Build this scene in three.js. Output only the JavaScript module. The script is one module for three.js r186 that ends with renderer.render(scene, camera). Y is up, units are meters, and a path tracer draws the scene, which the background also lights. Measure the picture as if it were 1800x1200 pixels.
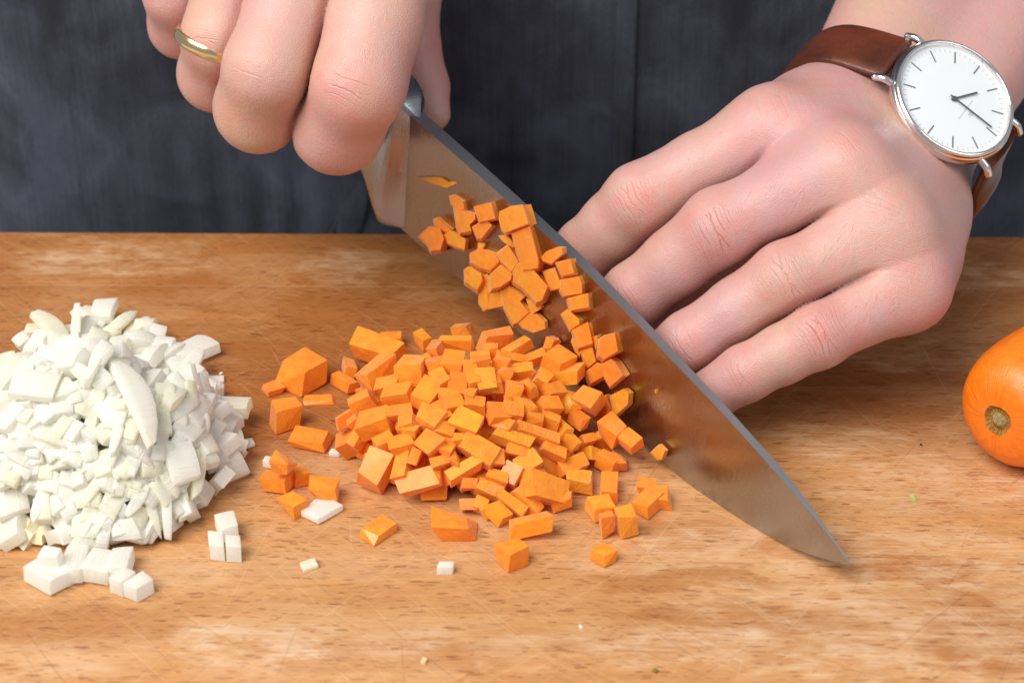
import * as THREE from 'three';
import { ConvexGeometry } from 'three/addons/geometries/ConvexGeometry.js';
import { mergeGeometries, mergeVertices } from 'three/addons/utils/BufferGeometryUtils.js';
import { RoundedBoxGeometry } from 'three/addons/geometries/RoundedBoxGeometry.js';
import { RectAreaLightUniformsLib } from 'three/addons/lights/RectAreaLightUniformsLib.js';

// ---------- camera, light, exposure ----------
const scene = new THREE.Scene();
const camera = new THREE.PerspectiveCamera(19.2, 1.5, 0.02, 20);
camera.position.set(0, 0.31932, 0.53144);
camera.lookAt(0, 0, 0);
camera.focus = 0.565; camera.userData.fStop = 15;
camera.updateMatrixWorld();
const renderer = new THREE.WebGLRenderer({ antialias: true });
renderer.setSize(1024, 682);
renderer.toneMapping = THREE.LinearToneMapping;
renderer.toneMappingExposure = 1.25;
renderer.shadowMap.enabled = true;
scene.background = new THREE.Color(0.5, 0.52, 0.56);            // the pale walls of the room, giving even light
scene.backgroundIntensity = 0.52;
RectAreaLightUniformsLib.init();
function areaLamp(color, intensity, w, h, pos, aim) {
  const l = new THREE.RectAreaLight(color, intensity, w, h);
  l.position.set(...pos); l.lookAt(...aim); l.name = 'window_light'; scene.add(l); return l;
}
areaLamp(new THREE.Color(1, 0.965, 0.92), 8.6, 1.3, 1.0, [-0.75, 1.35, 0.75], [0, 0, 0]);
areaLamp(new THREE.Color(0.93, 0.96, 1), 1.7, 0.9, 1.0, [1.25, 1.05, 0.75], [0, 0, 0]);

// ---------- helpers ----------
const V = (x, y, z) => new THREE.Vector3(x, y, z);
function rng(seed) { let s = seed >>> 0; return () => { s = (s + 0x6D2B79F5) >>> 0; let t = Math.imul(s ^ (s >>> 15), 1 | s); t = (t + Math.imul(t ^ (t >>> 7), 61 | t)) ^ t; return ((t ^ (t >>> 14)) >>> 0) / 4294967296; }; }
const clamp = (x, a = 0, b = 1) => Math.min(b, Math.max(a, x)), mix = (a, b, t) => a + (b - a) * t;
const smooth = (a, b, x) => { const t = clamp((x - a) / (b - a)); return t * t * (3 - 2 * t); };
const PERM = (() => { const r = rng(77), p = new Uint8Array(512); for (let i = 0; i < 512; i++) p[i] = Math.floor(r() * 256); return p; })();
function n2d(x, y) { // value noise, -1..1
  const xi = Math.floor(x), yi = Math.floor(y), fx = x - xi, fy = y - yi, u = fx * fx * (3 - 2 * fx), v = fy * fy * (3 - 2 * fy);
  const h = (a, b) => PERM[(PERM[(a & 255)] + (b & 255)) & 511] / 127.5 - 1;
  return mix(mix(h(xi, yi), h(xi + 1, yi), u), mix(h(xi, yi + 1), h(xi + 1, yi + 1), u), v);
}
function n3d(x, y, z) {
  const xi = Math.floor(x), yi = Math.floor(y), zi = Math.floor(z), fx = x - xi, fy = y - yi, fz = z - zi;
  const u = fx * fx * (3 - 2 * fx), v = fy * fy * (3 - 2 * fy), w = fz * fz * (3 - 2 * fz);
  const h = (a, b, c) => PERM[(PERM[(PERM[a & 255] + (b & 255)) & 511] + (c & 255)) & 511] / 127.5 - 1;
  const l = (c) => mix(mix(h(xi, yi, c), h(xi + 1, yi, c), u), mix(h(xi, yi + 1, c), h(xi + 1, yi + 1, c), u), v);
  return mix(l(zi), l(zi + 1), w);
}
const fbm2 = (x, y, o = 4) => { let s = 0, a = 0.5; for (let i = 0; i < o; i++) { s += a * n2d(x, y); x = x * 2.03 + 17.1; y = y * 2.03 + 5.7; a *= 0.5; } return s; };
// the eye: a point at a distance along the sight line of a place in the 1800 x 1200 photograph, or on the level h
const EYE = camera.position.clone(), AX = [V(), V(), V()]; camera.matrixWorld.extractBasis(AX[0], AX[1], AX[2]);
const FPX = 600 / Math.tan(THREE.MathUtils.degToRad(9.6));
const sight = (px, py) => AX[2].clone().multiplyScalar(-FPX).addScaledVector(AX[0], px - 900).addScaledVector(AX[1], 600 - py).normalize();
const P = (px, py, d) => sight(px, py).multiplyScalar(d).add(EYE);
const at = (px, py, h = 0) => { const s = sight(px, py); return s.multiplyScalar((h - EYE.y) / s.y).add(EYE); };

const used = {};
function numbered(name) { const k = used[name] = (used[name] ?? -1) + 1; return k ? `${name}_${String(k).padStart(3, '0')}` : name; }
function tag(o, label, category, group, kind) {
  if (label) o.userData.label = label; if (category) o.userData.category = category;
  if (group) o.userData.group = group; if (kind) o.userData.kind = kind; return o;
}
function mesh(name, geometry, material, parent = scene, label) {
  const m = new THREE.Mesh(geometry, material); m.name = parent === scene ? numbered(name) : name;
  m.castShadow = m.receiveShadow = true; parent.add(m); if (label) m.userData.label = label; return m;
}
function thing(name, label, category, pos = [0, 0, 0], group) {
  const o = new THREE.Group(); o.name = numbered(name); o.position.set(...pos); scene.add(o); return tag(o, label, category, group);
}
function texture(w, h, fn, { srgb = false, channels = 1, wrap = THREE.RepeatWrapping } = {}) {
  const d = new Uint8Array(w * h * 4);
  for (let y = 0, k = 0; y < h; y++) for (let x = 0; x < w; x++, k += 4) {
    const c = fn(x, y);
    if (channels === 1) { d[k] = d[k + 1] = d[k + 2] = clamp(c) * 255; } else { d[k] = clamp(c[0]) * 255; d[k + 1] = clamp(c[1]) * 255; d[k + 2] = clamp(c[2]) * 255; }
    d[k + 3] = 255;
  }
  const t = new THREE.DataTexture(d, w, h); t.wrapS = t.wrapT = wrap; t.magFilter = THREE.LinearFilter; t.minFilter = THREE.LinearMipmapLinearFilter; t.generateMipmaps = true;
  if (srgb) t.colorSpace = THREE.SRGBColorSpace; t.needsUpdate = true; return t;
}
const std = (o) => new THREE.MeshPhysicalMaterial(o);
const lin = (r, g, b) => new THREE.Color().setRGB(r, g, b);

// ---------- cutting board ----------
const BX0 = -0.235, BX1 = 0.235, BZ0 = -0.0712, BZ1 = 0.215, TX0 = -0.2, TZ0 = -0.075, TW = 0.4, TD = 0.24, WW = 2048, WH = 1228;
{
  const r = rng(5), pxm = WW / TW;
  const fleck = new Float32Array(WW * WH), scr = new Float32Array(WW * WH);
  const stroke = (buf, x, y, len, ang, wd, a) => { // a soft dash
    const c = Math.cos(ang), s = Math.sin(ang);
    for (let t = -len; t <= len; t += 0.5) {
      const k = a * (1 - Math.abs(t / len) ** 3), cx = x + t * c, cy = y + t * s, w = Math.ceil(wd + 1);
      for (let j = -w; j <= w; j++) { const xx = Math.round(cx - j * s), yy = Math.round(cy + j * c); if (xx < 0 || yy < 0 || xx >= WW || yy >= WH) continue; const e = k * Math.exp(-(j * j) / (wd * wd)); if (Math.abs(e) > Math.abs(buf[yy * WW + xx])) buf[yy * WW + xx] = e; }
    }
  };
  for (let i = 0; i < 11000; i++) { const x = r() * WW, y = r() * WH, big = r() < 0.12; stroke(fleck, x, y, big ? 6 + r() * 8 : 3 + r() * 4.5, (r() - 0.5) * 0.14, big ? 1.35 : 0.95, (big ? 0.95 : 0.7) * (0.3 + 0.9 * r())); }
  for (let i = 0; i < 2600; i++) { const a = r() < 0.5 ? 0.75 + (r() - 0.5) * 0.5 : r() < 0.6 ? -0.85 + (r() - 0.5) * 0.5 : (r() - 0.5) * 3; stroke(scr, r() * WW, r() * WH, 15 + r() * r() * 190, a, 0.55, (r() < 0.84 ? 1 : -0.6) * (0.15 + r() * 0.5)); }
  const blobs = [[455, 1135, 26, 9, 0.8], [560, 1110, 12, 4, 0.5], [760, 1130, 20, 7, 0.4], [600, 475, 14, 16, 0.45], [190, 460, 34, 14, 0.55], [330, 440, 10, 10, 0.3], [1620, 480, 50, 13, 0.6], [1500, 560, 25, 8, 0.4], [1640, 620, 30, 10, 0.5], [1480, 770, 20, 9, 0.5], [1640, 850, 32, 16, 0.45], [1330, 960, 46, 10, 0.5], [1180, 985, 30, 7, 0.45], [1500, 1060, 50, 10, 0.5], [1700, 1010, 30, 22, 0.5], [1400, 1140, 60, 9, 0.7], [1620, 1150, 45, 12, 0.6], [980, 1140, 26, 8, 0.35], [60, 1170, 22, 9, 0.4], [240, 1010, 25, 8, 0.25]]
    .map(([x, y, a, b, k]) => { const p = at(x, y); return [p.x, p.z, a / 1000, b / 1000, k]; });
  const wets = [[480, 690, 60, 34, 0.8], [760, 560, 50, 14, 0.5], [1500, 690, 30, 18, 0.55], [1200, 940, 16, 8, 0.4], [1540, 1000, 9, 4, 0.6], [1230, 1020, 22, 4, 0.4], [1450, 960, 26, 4, 0.4], [640, 540, 20, 22, 0.5], [380, 520, 30, 12, 0.4], [1590, 1000, 22, 7, 0.5], [1750, 1100, 20, 14, 0.55], [1310, 1080, 30, 6, 0.4], [700, 1150, 30, 8, 0.3], [1660, 660, 18, 8, 0.5], [140, 1110, 26, 9, 0.3]]
    .map(([x, y, a, b, k]) => { const p = at(x, y); return [p.x, p.z, a / 1000, b / 1000, k]; });
  const pale = new Float32Array(WW * WH);
  const color = texture(WW, WH, (px, py) => {
    const k = py * WW + px, x = TX0 + px / pxm, z = TZ0 + py / pxm, X = x * 1000, Z = z * 1000;
    const streak = fbm2(X * 0.03 + 3, Z * 1.1 + n2d(X * 0.02, Z * 0.05) * 1.5, 4), band = n2d(X * 0.006 + 9, Z * 0.16 + n2d(X * 0.012, 3) * 0.8);
    const fine = n2d(X * 0.35, Z * 6);
    let p = 0, w = 0; const wx = x + 0.011 * fbm2(X * 0.09, Z * 0.11 + 40, 4), wz = z + 0.007 * fbm2(X * 0.07 + 50, Z * 0.13, 4);
    for (const [bx, bz, a, b, s] of blobs) { const d = ((wx - bx) / a) ** 2 + ((wz - bz) / b) ** 2; if (d < 1.6) p = Math.max(p, s * smooth(1.3, 0.4, d)); }
    for (const [bx, bz, a, b, s] of wets) { const d = ((wx - bx) / a) ** 2 + ((wz - bz) / b) ** 2; if (d < 1.6) w = Math.max(w, s * smooth(1.2, 0.75, d)); }
    const far = fbm2(X * 0.035 + 20, Z * 0.08, 5);
    const grainy = n2d(X * 0.11 + 8, Z * 2.1) + 0.6 * n2d(X * 0.3, Z * 4.3);
    p = clamp(p * clamp(0.55 + 1.1 * fbm2(X * 0.16, Z * 0.4, 4) + 0.45 * grainy, 0.08, 1.2) + smooth(0.12, 0.3, far + 0.16 * smooth(-30, 120, Z) + 0.1 * fbm2(X * 0.3, Z * 0.5, 3) + 0.09 * grainy) * 0.2); w = clamp(w + smooth(0.14, 0.28, -far + 0.07 * grainy) * 0.17);
    pale[k] = p;
    const dry = smooth(-40, 110, Z);                                             // the front of the board is less oiled
    let R = mix(0.63, 0.73, dry), G = mix(0.4, 0.52, dry), B = mix(0.205, 0.325, dry);
    let m = 1 + 0.05 * streak + 0.045 * band + 0.06 * fine;
    R *= m; G *= m * (1 + 0.03 * streak); B *= m * (1 + 0.05 * streak);
    R = mix(R, 0.56, w * 0.75); G = mix(G, 0.31, w * 0.75); B = mix(B, 0.13, w * 0.75);
    R = mix(R, 0.83, p * 0.8); G = mix(G, 0.7, p * 0.8); B = mix(B, 0.58, p * 0.8);
    const f = fleck[k] * (1 - 0.35 * p); R *= 1 - 0.3 * f; G *= 1 - 0.42 * f; B *= 1 - 0.48 * f;
    const s = scr[k]; if (s > 0) { R = mix(R, 0.88, s * 0.5); G = mix(G, 0.74, s * 0.5); B = mix(B, 0.6, s * 0.5); } else { R *= 1 + s * 0.35; G *= 1 + s * 0.4; B *= 1 + s * 0.42; }
    return [R, G, B].map((c) => Math.max(0, c) ** (1 / 1.06));
  }, { channels: 3, srgb: true, wrap: THREE.ClampToEdgeWrapping });
  const bump = texture(WW, WH, (px, py) => { const k = py * WW + px, X = px / pxm * 1000, Z = py / pxm * 1000; return 0.6 + 0.16 * n2d(X * 0.3, Z * 5) + 0.1 * n2d(X * 2.2, Z * 7) - 0.28 * fleck[k] - 0.4 * Math.abs(scr[k]); }, { wrap: THREE.ClampToEdgeWrapping });
  const rough = texture(1024, 614, (px, py) => { const k = py * 2 * WW + px * 2; return 0.46 + 0.2 * pale[k] + 0.06 * n2d(px * 0.02, py * 0.3); }, { wrap: THREE.ClampToEdgeWrapping });
  const board = thing('cutting_board', 'wide oiled beech cutting board with knife scratches and pale worn patches', 'cutting board', [0, -0.032, 0]);
  board.rotation.y = -0.01;
  const joints = [BZ0, at(900, 505).z, at(900, 678).z, at(900, 812).z, at(900, 985).z, at(900, 1142).z, BZ1];
  const tones = [1.0, 0.955, 1.0, 1.03, 0.98, 1.035];
  for (let i = 0; i < 6; i++) {
    const z0 = joints[i] + (i ? 0.00006 : 0), z1 = joints[i + 1] - (i < 5 ? 0.00006 : 0), c = 0.00022, cb = i ? c : 0.0016, cf = i < 5 ? c : 0.0016;
    const s = new THREE.Shape([[z0, -0.032], [z1, -0.032], [z1, -cf], [z1 - cf * 0.35, -cf * 0.3], [z1 - cf, 0], [z0 + cb, 0], [z0 + cb * 0.35, -cb * 0.3], [z0, -cb]].map(([a, b]) => new THREE.Vector2(a, b)));
    const g = new THREE.ExtrudeGeometry(s, { depth: BX1 - BX0, bevelEnabled: false, steps: 1 });
    g.rotateY(-Math.PI / 2); g.scale(1, 1, 1); g.computeBoundingBox();              // shape x -> z, extrusion -> -x
    const b = g.boundingBox; g.translate(BX0 - b.min.x, 0.032, 0);
    const pos = g.attributes.position, uv = g.attributes.uv;
    for (let j = 0; j < pos.count; j++) uv.setXY(j, (pos.getX(j) - TX0) / TW, (pos.getZ(j) - TZ0) / TD);
    mesh('plank', g, std({ map: color, bumpMap: bump, bumpScale: 0.00028, roughnessMap: rough, roughness: 1, color: lin(tones[i], tones[i], tones[i] * 0.99) }), board);
  }
  // the worktop under the board
  const top = mesh('worktop', new RoundedBoxGeometry(1.6, 0.04, 0.56, 2, 0.003), std({ color: lin(0.5, 0.49, 0.47), roughness: 0.5 }));
  top.position.set(0, -0.0525, 0.19); top.userData.kind = 'structure';
}

// ---------- chef's knife ----------
const TIPC = at(1280, 898), HEEL = at(700, 397, 0.022);
const KL = HEEL.clone().sub(TIPC).normalize();                                   // towards the handle
let KN = KL.clone().cross(V(0, 1, 0)).normalize(); if (KN.z < 0) KN.negate();
{ const up = KN.clone().cross(KL); if (up.y < 0) up.negate(); KN = KN.multiplyScalar(Math.cos(0.05236)).addScaledVector(up, Math.sin(0.05236)).normalize(); }
const KV = KN.clone().cross(KL).normalize(); if (KV.y < 0) KV.negate();
const onBlade = (px, py, off = 0) => { const d = sight(px, py), o = HEEL.clone().addScaledVector(KN, off); return EYE.clone().addScaledVector(d, o.sub(EYE).dot(KN) / d.dot(KN)); };
const toUV = (p) => { const q = p.clone().sub(HEEL); return [-q.dot(KL), q.dot(KV), q.dot(KN)]; };
const knife = thing('chef_knife', 'steel chef knife resting on its curved tip, carrot dice stuck to the blade', 'knife', HEEL.toArray());
const curve = (pts) => (x) => { // smooth interpolation through points
  let i = 0; while (i < pts.length - 2 && x > pts[i + 1][0]) i++;
  const m = (k) => { const a = pts[Math.max(0, k - 1)], b = pts[Math.min(pts.length - 1, k + 1)]; return (b[1] - a[1]) / (b[0] - a[0]); };
  const [x0, y0] = pts[i], [x1, y1] = pts[i + 1], h = x1 - x0, t = clamp((x - x0) / h), t2 = t * t, t3 = t2 * t;
  return y0 * (2 * t3 - 3 * t2 + 1) + h * m(i) * (t3 - 2 * t2 + t) + y1 * (3 * t2 - 2 * t3) + h * m(i + 1) * (t3 - t2);
};
const edgeV = curve([[0, 0], [60, -0.5], [100, -1.0], [125, -1.5], [138, -2], [150, -1.2], [161, 0.9], [171.4, 3.0], [181.5, 5.9], [190.9, 10], [199.1, 14.3]]);
const spineV = curve([[-6, 42.5], [4, 42], [14, 41.6], [34, 40.6], [55, 39.4], [81, 37.6], [104, 34.8], [129, 31], [150, 27.6], [176, 22.2], [190, 17.9], [199.1, 14.6]]);
const steelBump = texture(512, 512, (x, y) => 0.5 + 0.3 * n2d(x * 0.9, y * 0.035) + 0.2 * n2d(x * 0.33 + 40, y * 0.02), {});
const steelRough = texture(512, 512, (x, y) => 0.8 + 0.3 * fbm2(x * 0.018, y * 0.011, 4) + 0.06 * n2d(x * 0.9, y * 0.03), {});
const steel = std({ color: lin(0.405, 0.418, 0.44), metalness: 1, roughness: 0.32, roughnessMap: steelRough, bumpMap: steelBump, bumpScale: 0.00004 });
const spineSteel = std({ color: lin(0.5, 0.515, 0.535), metalness: 1, roughness: 0.42, bumpMap: steelBump, bumpScale: 0.00003 });
{
  const put = (u, v, n) => KL.clone().multiplyScalar(-u / 1000).addScaledVector(KV, v / 1000).addScaledVector(KN, n / 1000);
  const half = (u) => mix(2.5, 1.25, smooth(0, 190, u)) * (1 - 0.8 * smooth(165, 199.1, u));
  const bladeT = (u, s) => { const b = half(u); return 0.05 + (b - 0.05) * Math.min(1, s * 1.02) ** 0.85 * 0.94; };
  const sheet = (side, rows, cols) => { const p = [], uv = [], ix = []; for (let i = 0; i <= rows; i++) for (let j = 0; j <= cols; j++) { const u = mix(-1.5, 199.1, i / rows), s = j / cols, lo = edgeV(Math.max(0, u)), hi = spineV(u); p.push(...put(u, mix(lo, hi, s), side * bladeT(u, s)).toArray()); uv.push(u / 30, mix(lo, hi, s) / 30); } for (let i = 0; i < rows; i++) for (let j = 0; j < cols; j++) { const a = i * (cols + 1) + j, b = a + 1, c = a + cols + 1, d = c + 1; side > 0 ? ix.push(a, c, b, b, c, d) : ix.push(a, b, c, b, d, c); } const g = new THREE.BufferGeometry(); g.setAttribute('position', new THREE.Float32BufferAttribute(p, 3)); g.setAttribute('uv', new THREE.Float32BufferAttribute(uv, 2)); g.setIndex(ix); g.computeVertexNormals(); return g; };
  const strip = (fn, n, flat) => { const p = [], uv = [], ix = []; for (let i = 0; i <= n; i++) { const q = fn(i / n); q.forEach((w, j) => { p.push(...w.toArray()); uv.push(i / n * 8, j * 0.1); }); if (i < n) { const m = q.length; for (let j = 0; j < m - 1; j++) { const a = i * m + j; ix.push(a, a + m, a + 1, a + 1, a + m, a + m + 1); } } } let g = new THREE.BufferGeometry(); g.setAttribute('position', new THREE.Float32BufferAttribute(p, 3)); g.setAttribute('uv', new THREE.Float32BufferAttribute(uv, 2)); g.setIndex(ix); if (flat) g = g.toNonIndexed(); g.computeVertexNormals(); return g; };
  const blade = mesh('blade', mergeGeometries([sheet(1, 160, 24), sheet(-1, 160, 24), strip((t) => { const u = mix(-1.5, 199.1, t), v = edgeV(Math.max(0, u)); return [put(u, v, -0.05), put(u, v - 0.03, 0), put(u, v, 0.05)]; }, 160)]), steel, knife);
  mesh('spine', strip((t) => { const u = mix(-1.5, 199.1, t), v = spineV(u), b = bladeT(u, 1); return [put(u, v, b), put(u, v + 0.02, 0), put(u, v, -b)]; }, 120, true), spineSteel, blade);
  // bolster and handle: sections along the handle, each a rounded rectangle
  const loft = (secs, ring) => { const p = [], uv = [], ix = [], m = ring; secs.forEach(([u, lo, hi, t, e, du], i) => { for (let j = 0; j <= m; j++) { const a = j / m * Math.PI * 2, c = Math.cos(a), s = Math.sin(a), x = Math.sign(c) * Math.abs(c) ** e, y = Math.sign(s) * Math.abs(s) ** e; p.push(...put(u + (du || 0) * y, (lo + hi) / 2 + (hi - lo) / 2 * y, t * x).toArray()); uv.push(u / 30, j / m * 3); } }); for (let i = 0; i < secs.length - 1; i++) for (let j = 0; j < m; j++) { const a = i * (m + 1) + j; ix.push(a, a + 1, a + m + 1, a + 1, a + m + 2, a + m + 1); }
    const g = new THREE.BufferGeometry(); g.setAttribute('position', new THREE.Float32BufferAttribute(p, 3)); g.setAttribute('uv', new THREE.Float32BufferAttribute(uv, 2)); g.setIndex(ix); g.computeVertexNormals(); return g; };
  // u, bottom, top, half thickness, squareness, lean of the section
  mesh('bolster', loft([[5.2, 1, 41, 0.03, 0.35, 1.6], [2.4, 0.1, 42.2, 1.7, 0.35, 1.6], [0.6, -0.3, 43.4, 3.4, 0.4, 1.6], [-1.2, -0.6, 44.9, 5.2, 0.4, 1.5], [-2.6, -0.2, 46, 6.6, 0.36, 1.4], [-5, 4, 47, 7.6, 0.32, 1], [-9, 11, 47.8, 8.4, 0.3, 0.6], [-15, 17, 48.2, 8.9, 0.3, 0], [-24, 20, 48, 9.2, 0.32, 0]], 48), steel, knife);
  mesh('handle', loft([[-24.05, 20.2, 47.8, 9.0, 0.34], [-40, 20.5, 46, 9.2, 0.45], [-70, 18, 43, 9.6, 0.6], [-100, 17, 43, 9.6, 0.6], [-122, 15, 43.5, 9.8, 0.6], [-131, 16, 42, 8, 0.7], [-133, 24, 34, 2, 1]], 40), spineSteel, knife);
}

// ---------- person: one continuous body, meshed from a distance field of tapered bones ----------
// lengths in metres; a bone is a tapered capsule; bones of one chain join softly, chains meet with their own softness
const chains = [];                                                              // {k, bones:[a, b, ra, rb]}
const joints = [];                                                              // knuckles: centre, axis, back-of-hand side, radius, strength
function chain(k, pts, inner = 0.006) { const c = { k, inner, bones: [] }; for (let i = 0; i < pts.length - 1; i++) c.bones.push(bone(pts[i][0], pts[i + 1][0], pts[i][1], pts[i + 1][1])); chains.push(c); return c; }
function bone(a, b, ra, rb) { const ba = b.clone().sub(a), l2 = ba.dot(ba), rr = ra - rb, a2 = l2 - rr * rr; return { ax: a.x, ay: a.y, az: a.z, bx: ba.x, by: ba.y, bz: ba.z, l2, rr, a2, il2: 1 / l2, ra, rb, mx: (a.x + b.x) / 2, my: (a.y + b.y) / 2, mz: (a.z + b.z) / 2, reach: Math.sqrt(l2) / 2 + Math.max(ra, rb) }; }
function dBone(q, x, y, z) { // exact distance to a tapered capsule
  const px = x - q.ax, py = y - q.ay, pz = z - q.az, yy = px * q.bx + py * q.by + pz * q.bz, zz = yy - q.l2;
  const cx = px * q.l2 - q.bx * yy, cy = py * q.l2 - q.by * yy, cz = pz * q.l2 - q.bz * yy, x2 = cx * cx + cy * cy + cz * cz, y2 = yy * yy * q.l2, z2 = zz * zz * q.l2;
  const k = Math.sign(q.rr) * q.rr * q.rr * x2;
  if (Math.sign(zz) * q.a2 * z2 > k) return Math.sqrt(x2 + z2) * q.il2 - q.rb;
  if (Math.sign(yy) * q.a2 * y2 < k) return Math.sqrt(x2 + y2) * q.il2 - q.ra;
  return (Math.sqrt(x2 * q.a2 * q.il2) + yy * q.rr) * q.il2 - q.ra;
}
const smin = (a, b, k) => { const h = Math.max(k - Math.abs(a - b), 0) / k; return Math.min(a, b) - h * h * h * k / 6; };
let live = [];                                                                   // chains that matter in the present block
function select(x, y, z, r) { live = []; for (const c of chains) { const b = c.bones.filter((q) => Math.hypot(x - q.mx, y - q.my, z - q.mz) - q.reach < r + 0.02); if (b.length) live.push({ k: c.k, inner: c.inner, kind: c.kind, bones: b }); } }
function body(x, y, z) {
  let d = 1, first = true, f1 = 1, f2 = 1, palm = 1;
  for (const c of live) { let e = 1; for (const q of c.bones) e = e === 1 ? dBone(q, x, y, z) : smin(e, dBone(q, x, y, z), c.inner); d = first ? e : smin(d, e, c.k); first = false; if (c.kind === 1) { if (e < f1) { f2 = f1; f1 = e; } else if (e < f2) f2 = e; } else if (c.kind === 2) palm = e; }
  if (f2 < 0.006) { const g = (f2 - f1) / 0.0015; if (g < 3) d += 0.0012 * Math.exp(-g * g) * smooth(0.006, 0.002, f2) * smooth(-0.0035, 0.0015, palm - f1); }   // the fold between two fingers pressed together
  return d;
}
function skinRelief(x, y, z) { return 0.00007 * n3d(x * 420, y * 420, z * 420); }   // faint unevenness, metres, outward
function skinTone(x, y, z) { // 0 pale .. 1 red over the knuckles and fingertips
  let k = 0; for (const j of joints) { const d2 = (x - j.c.x) ** 2 + (y - j.c.y) ** 2 + (z - j.c.z) ** 2, s = j.red ?? 0.0085; k = Math.max(k, Math.exp(-d2 / (2 * s * s)) * (j.redness ?? 0.9)); } return k;
}
// surface nets over blocks near the surface
function surface(lo, hi, h, detail) {
  const N = 8, pos = [], nor = [], idx = [], ids = new Map(), nb = [0, 1, 2].map((i) => Math.ceil((hi[i] - lo[i]) / (h * N)));
  const key = (i, j, k) => (i * 4096 + j) * 4096 + k, M = N + 2, f = new Float32Array(M * M * M), emit = [];
  const grad = (x, y, z) => { const e = h * 0.7, g = [body(x + e, y, z) - body(x - e, y, z), body(x, y + e, z) - body(x, y - e, z), body(x, y, z + e) - body(x, y, z - e)], l = Math.hypot(...g) || 1; return g.map((q) => q / l); };
  for (let bi = 0; bi < nb[0]; bi++) for (let bj = 0; bj < nb[1]; bj++) for (let bk = 0; bk < nb[2]; bk++) {
    const cx = lo[0] + (bi + 0.5) * N * h, cy = lo[1] + (bj + 0.5) * N * h, cz = lo[2] + (bk + 0.5) * N * h, R = N * h * 0.9 + 2 * h;
    select(cx, cy, cz, R); if (!live.length || Math.abs(body(cx, cy, cz)) > R + 0.003) continue;
    for (let i = 0, q = 0; i < M; i++) for (let j = 0; j < M; j++) for (let k = 0; k < M; k++, q++) f[q] = body(lo[0] + (bi * N + i) * h, lo[1] + (bj * N + j) * h, lo[2] + (bk * N + k) * h);
    for (let i = 0; i <= N; i++) for (let j = 0; j <= N; j++) for (let k = 0; k <= N; k++) {
      const gi = bi * N + i, gj = bj * N + j, gk = bk * N + k, kk = key(gi, gj, gk), o = (i * M + j) * M + k;
      const v = [f[o], f[o + M * M], f[o + M], f[o + M * M + M], f[o + 1], f[o + M * M + 1], f[o + M + 1], f[o + M * M + M + 1]];   // index = x + 2y + 4z
      let neg = 0; for (const s of v) if (s < 0) neg++;
      if (neg === 0 || neg === 8) continue;
      if (!ids.has(kk)) {
        let sx = 0, sy = 0, sz = 0, n = 0;
        for (const [a, b] of EDGES) if (v[a] < 0 !== v[b] < 0) { const t = v[a] / (v[a] - v[b]); sx += mix(a & 1, b & 1, t); sy += mix(a >> 1 & 1, b >> 1 & 1, t); sz += mix(a >> 2, b >> 2, t); n++; }
        let x = lo[0] + (gi + sx / n) * h, y = lo[1] + (gj + sy / n) * h, z = lo[2] + (gk + sz / n) * h, g = grad(x, y, z), d = body(x, y, z);
        x -= g[0] * d; y -= g[1] * d; z -= g[2] * d; g = grad(x, y, z);
        if (detail) { const r0 = skinRelief(x, y, z); x += g[0] * r0; y += g[1] * r0; z += g[2] * r0; }
        ids.set(kk, pos.length / 3); pos.push(x, y, z); nor.push(...g);
      }
      if (i < N && j < N && k < N) emit.push([gi, gj, gk, v[0] < 0, v[1] < 0, v[2] < 0, v[4] < 0]);
    }
  }
  const quad = (a, b, c, d, flip) => { if (a === undefined || b === undefined || c === undefined || d === undefined) return; flip ? idx.push(a, c, b, a, d, c) : idx.push(a, b, c, a, c, d); };
  for (const [i, j, k, s0, sx, sy, sz] of emit) {
    const I = (a, b, c) => ids.get(key(i - a, j - b, k - c));
    if (s0 !== sx) quad(I(0, 0, 0), I(0, 1, 0), I(0, 1, 1), I(0, 0, 1), !s0);
    if (s0 !== sy) quad(I(0, 0, 0), I(0, 0, 1), I(1, 0, 1), I(1, 0, 0), !s0);
    if (s0 !== sz) quad(I(0, 0, 0), I(1, 0, 0), I(1, 1, 0), I(0, 1, 0), !s0);
  }
  return { pos, nor, idx };
}
const EDGES = [[0, 1], [2, 3], [4, 5], [6, 7], [0, 2], [1, 3], [4, 6], [5, 7], [0, 4], [1, 5], [2, 6], [3, 7]];
const J = (px, py, d) => P(px, py, d);
function knuckle(c, prev, next, r, { a = 0.22, len = 5.2, freq = 3.6, lift = 1, red, redness, side } = {}) {
  const t = next.clone().sub(prev).normalize(); let n = side ? side.clone() : EYE.clone().sub(c); n.addScaledVector(t, -n.dot(t)).normalize();
  joints.push({ c: c.clone().addScaledVector(n, r * 0.9 * lift), t, n, b: t.clone().cross(n), a, len, freq, red, redness, seed: joints.length * 3.7 });
  return n;
}
const R3 = AX[0], U3 = AX[1], B3 = AX[2];                                         // right, up and towards the eye, to pose the limbs by
const dir = (r, u, b) => V().addScaledVector(R3, r).addScaledVector(U3, u).addScaledVector(B3, b).normalize();

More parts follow.
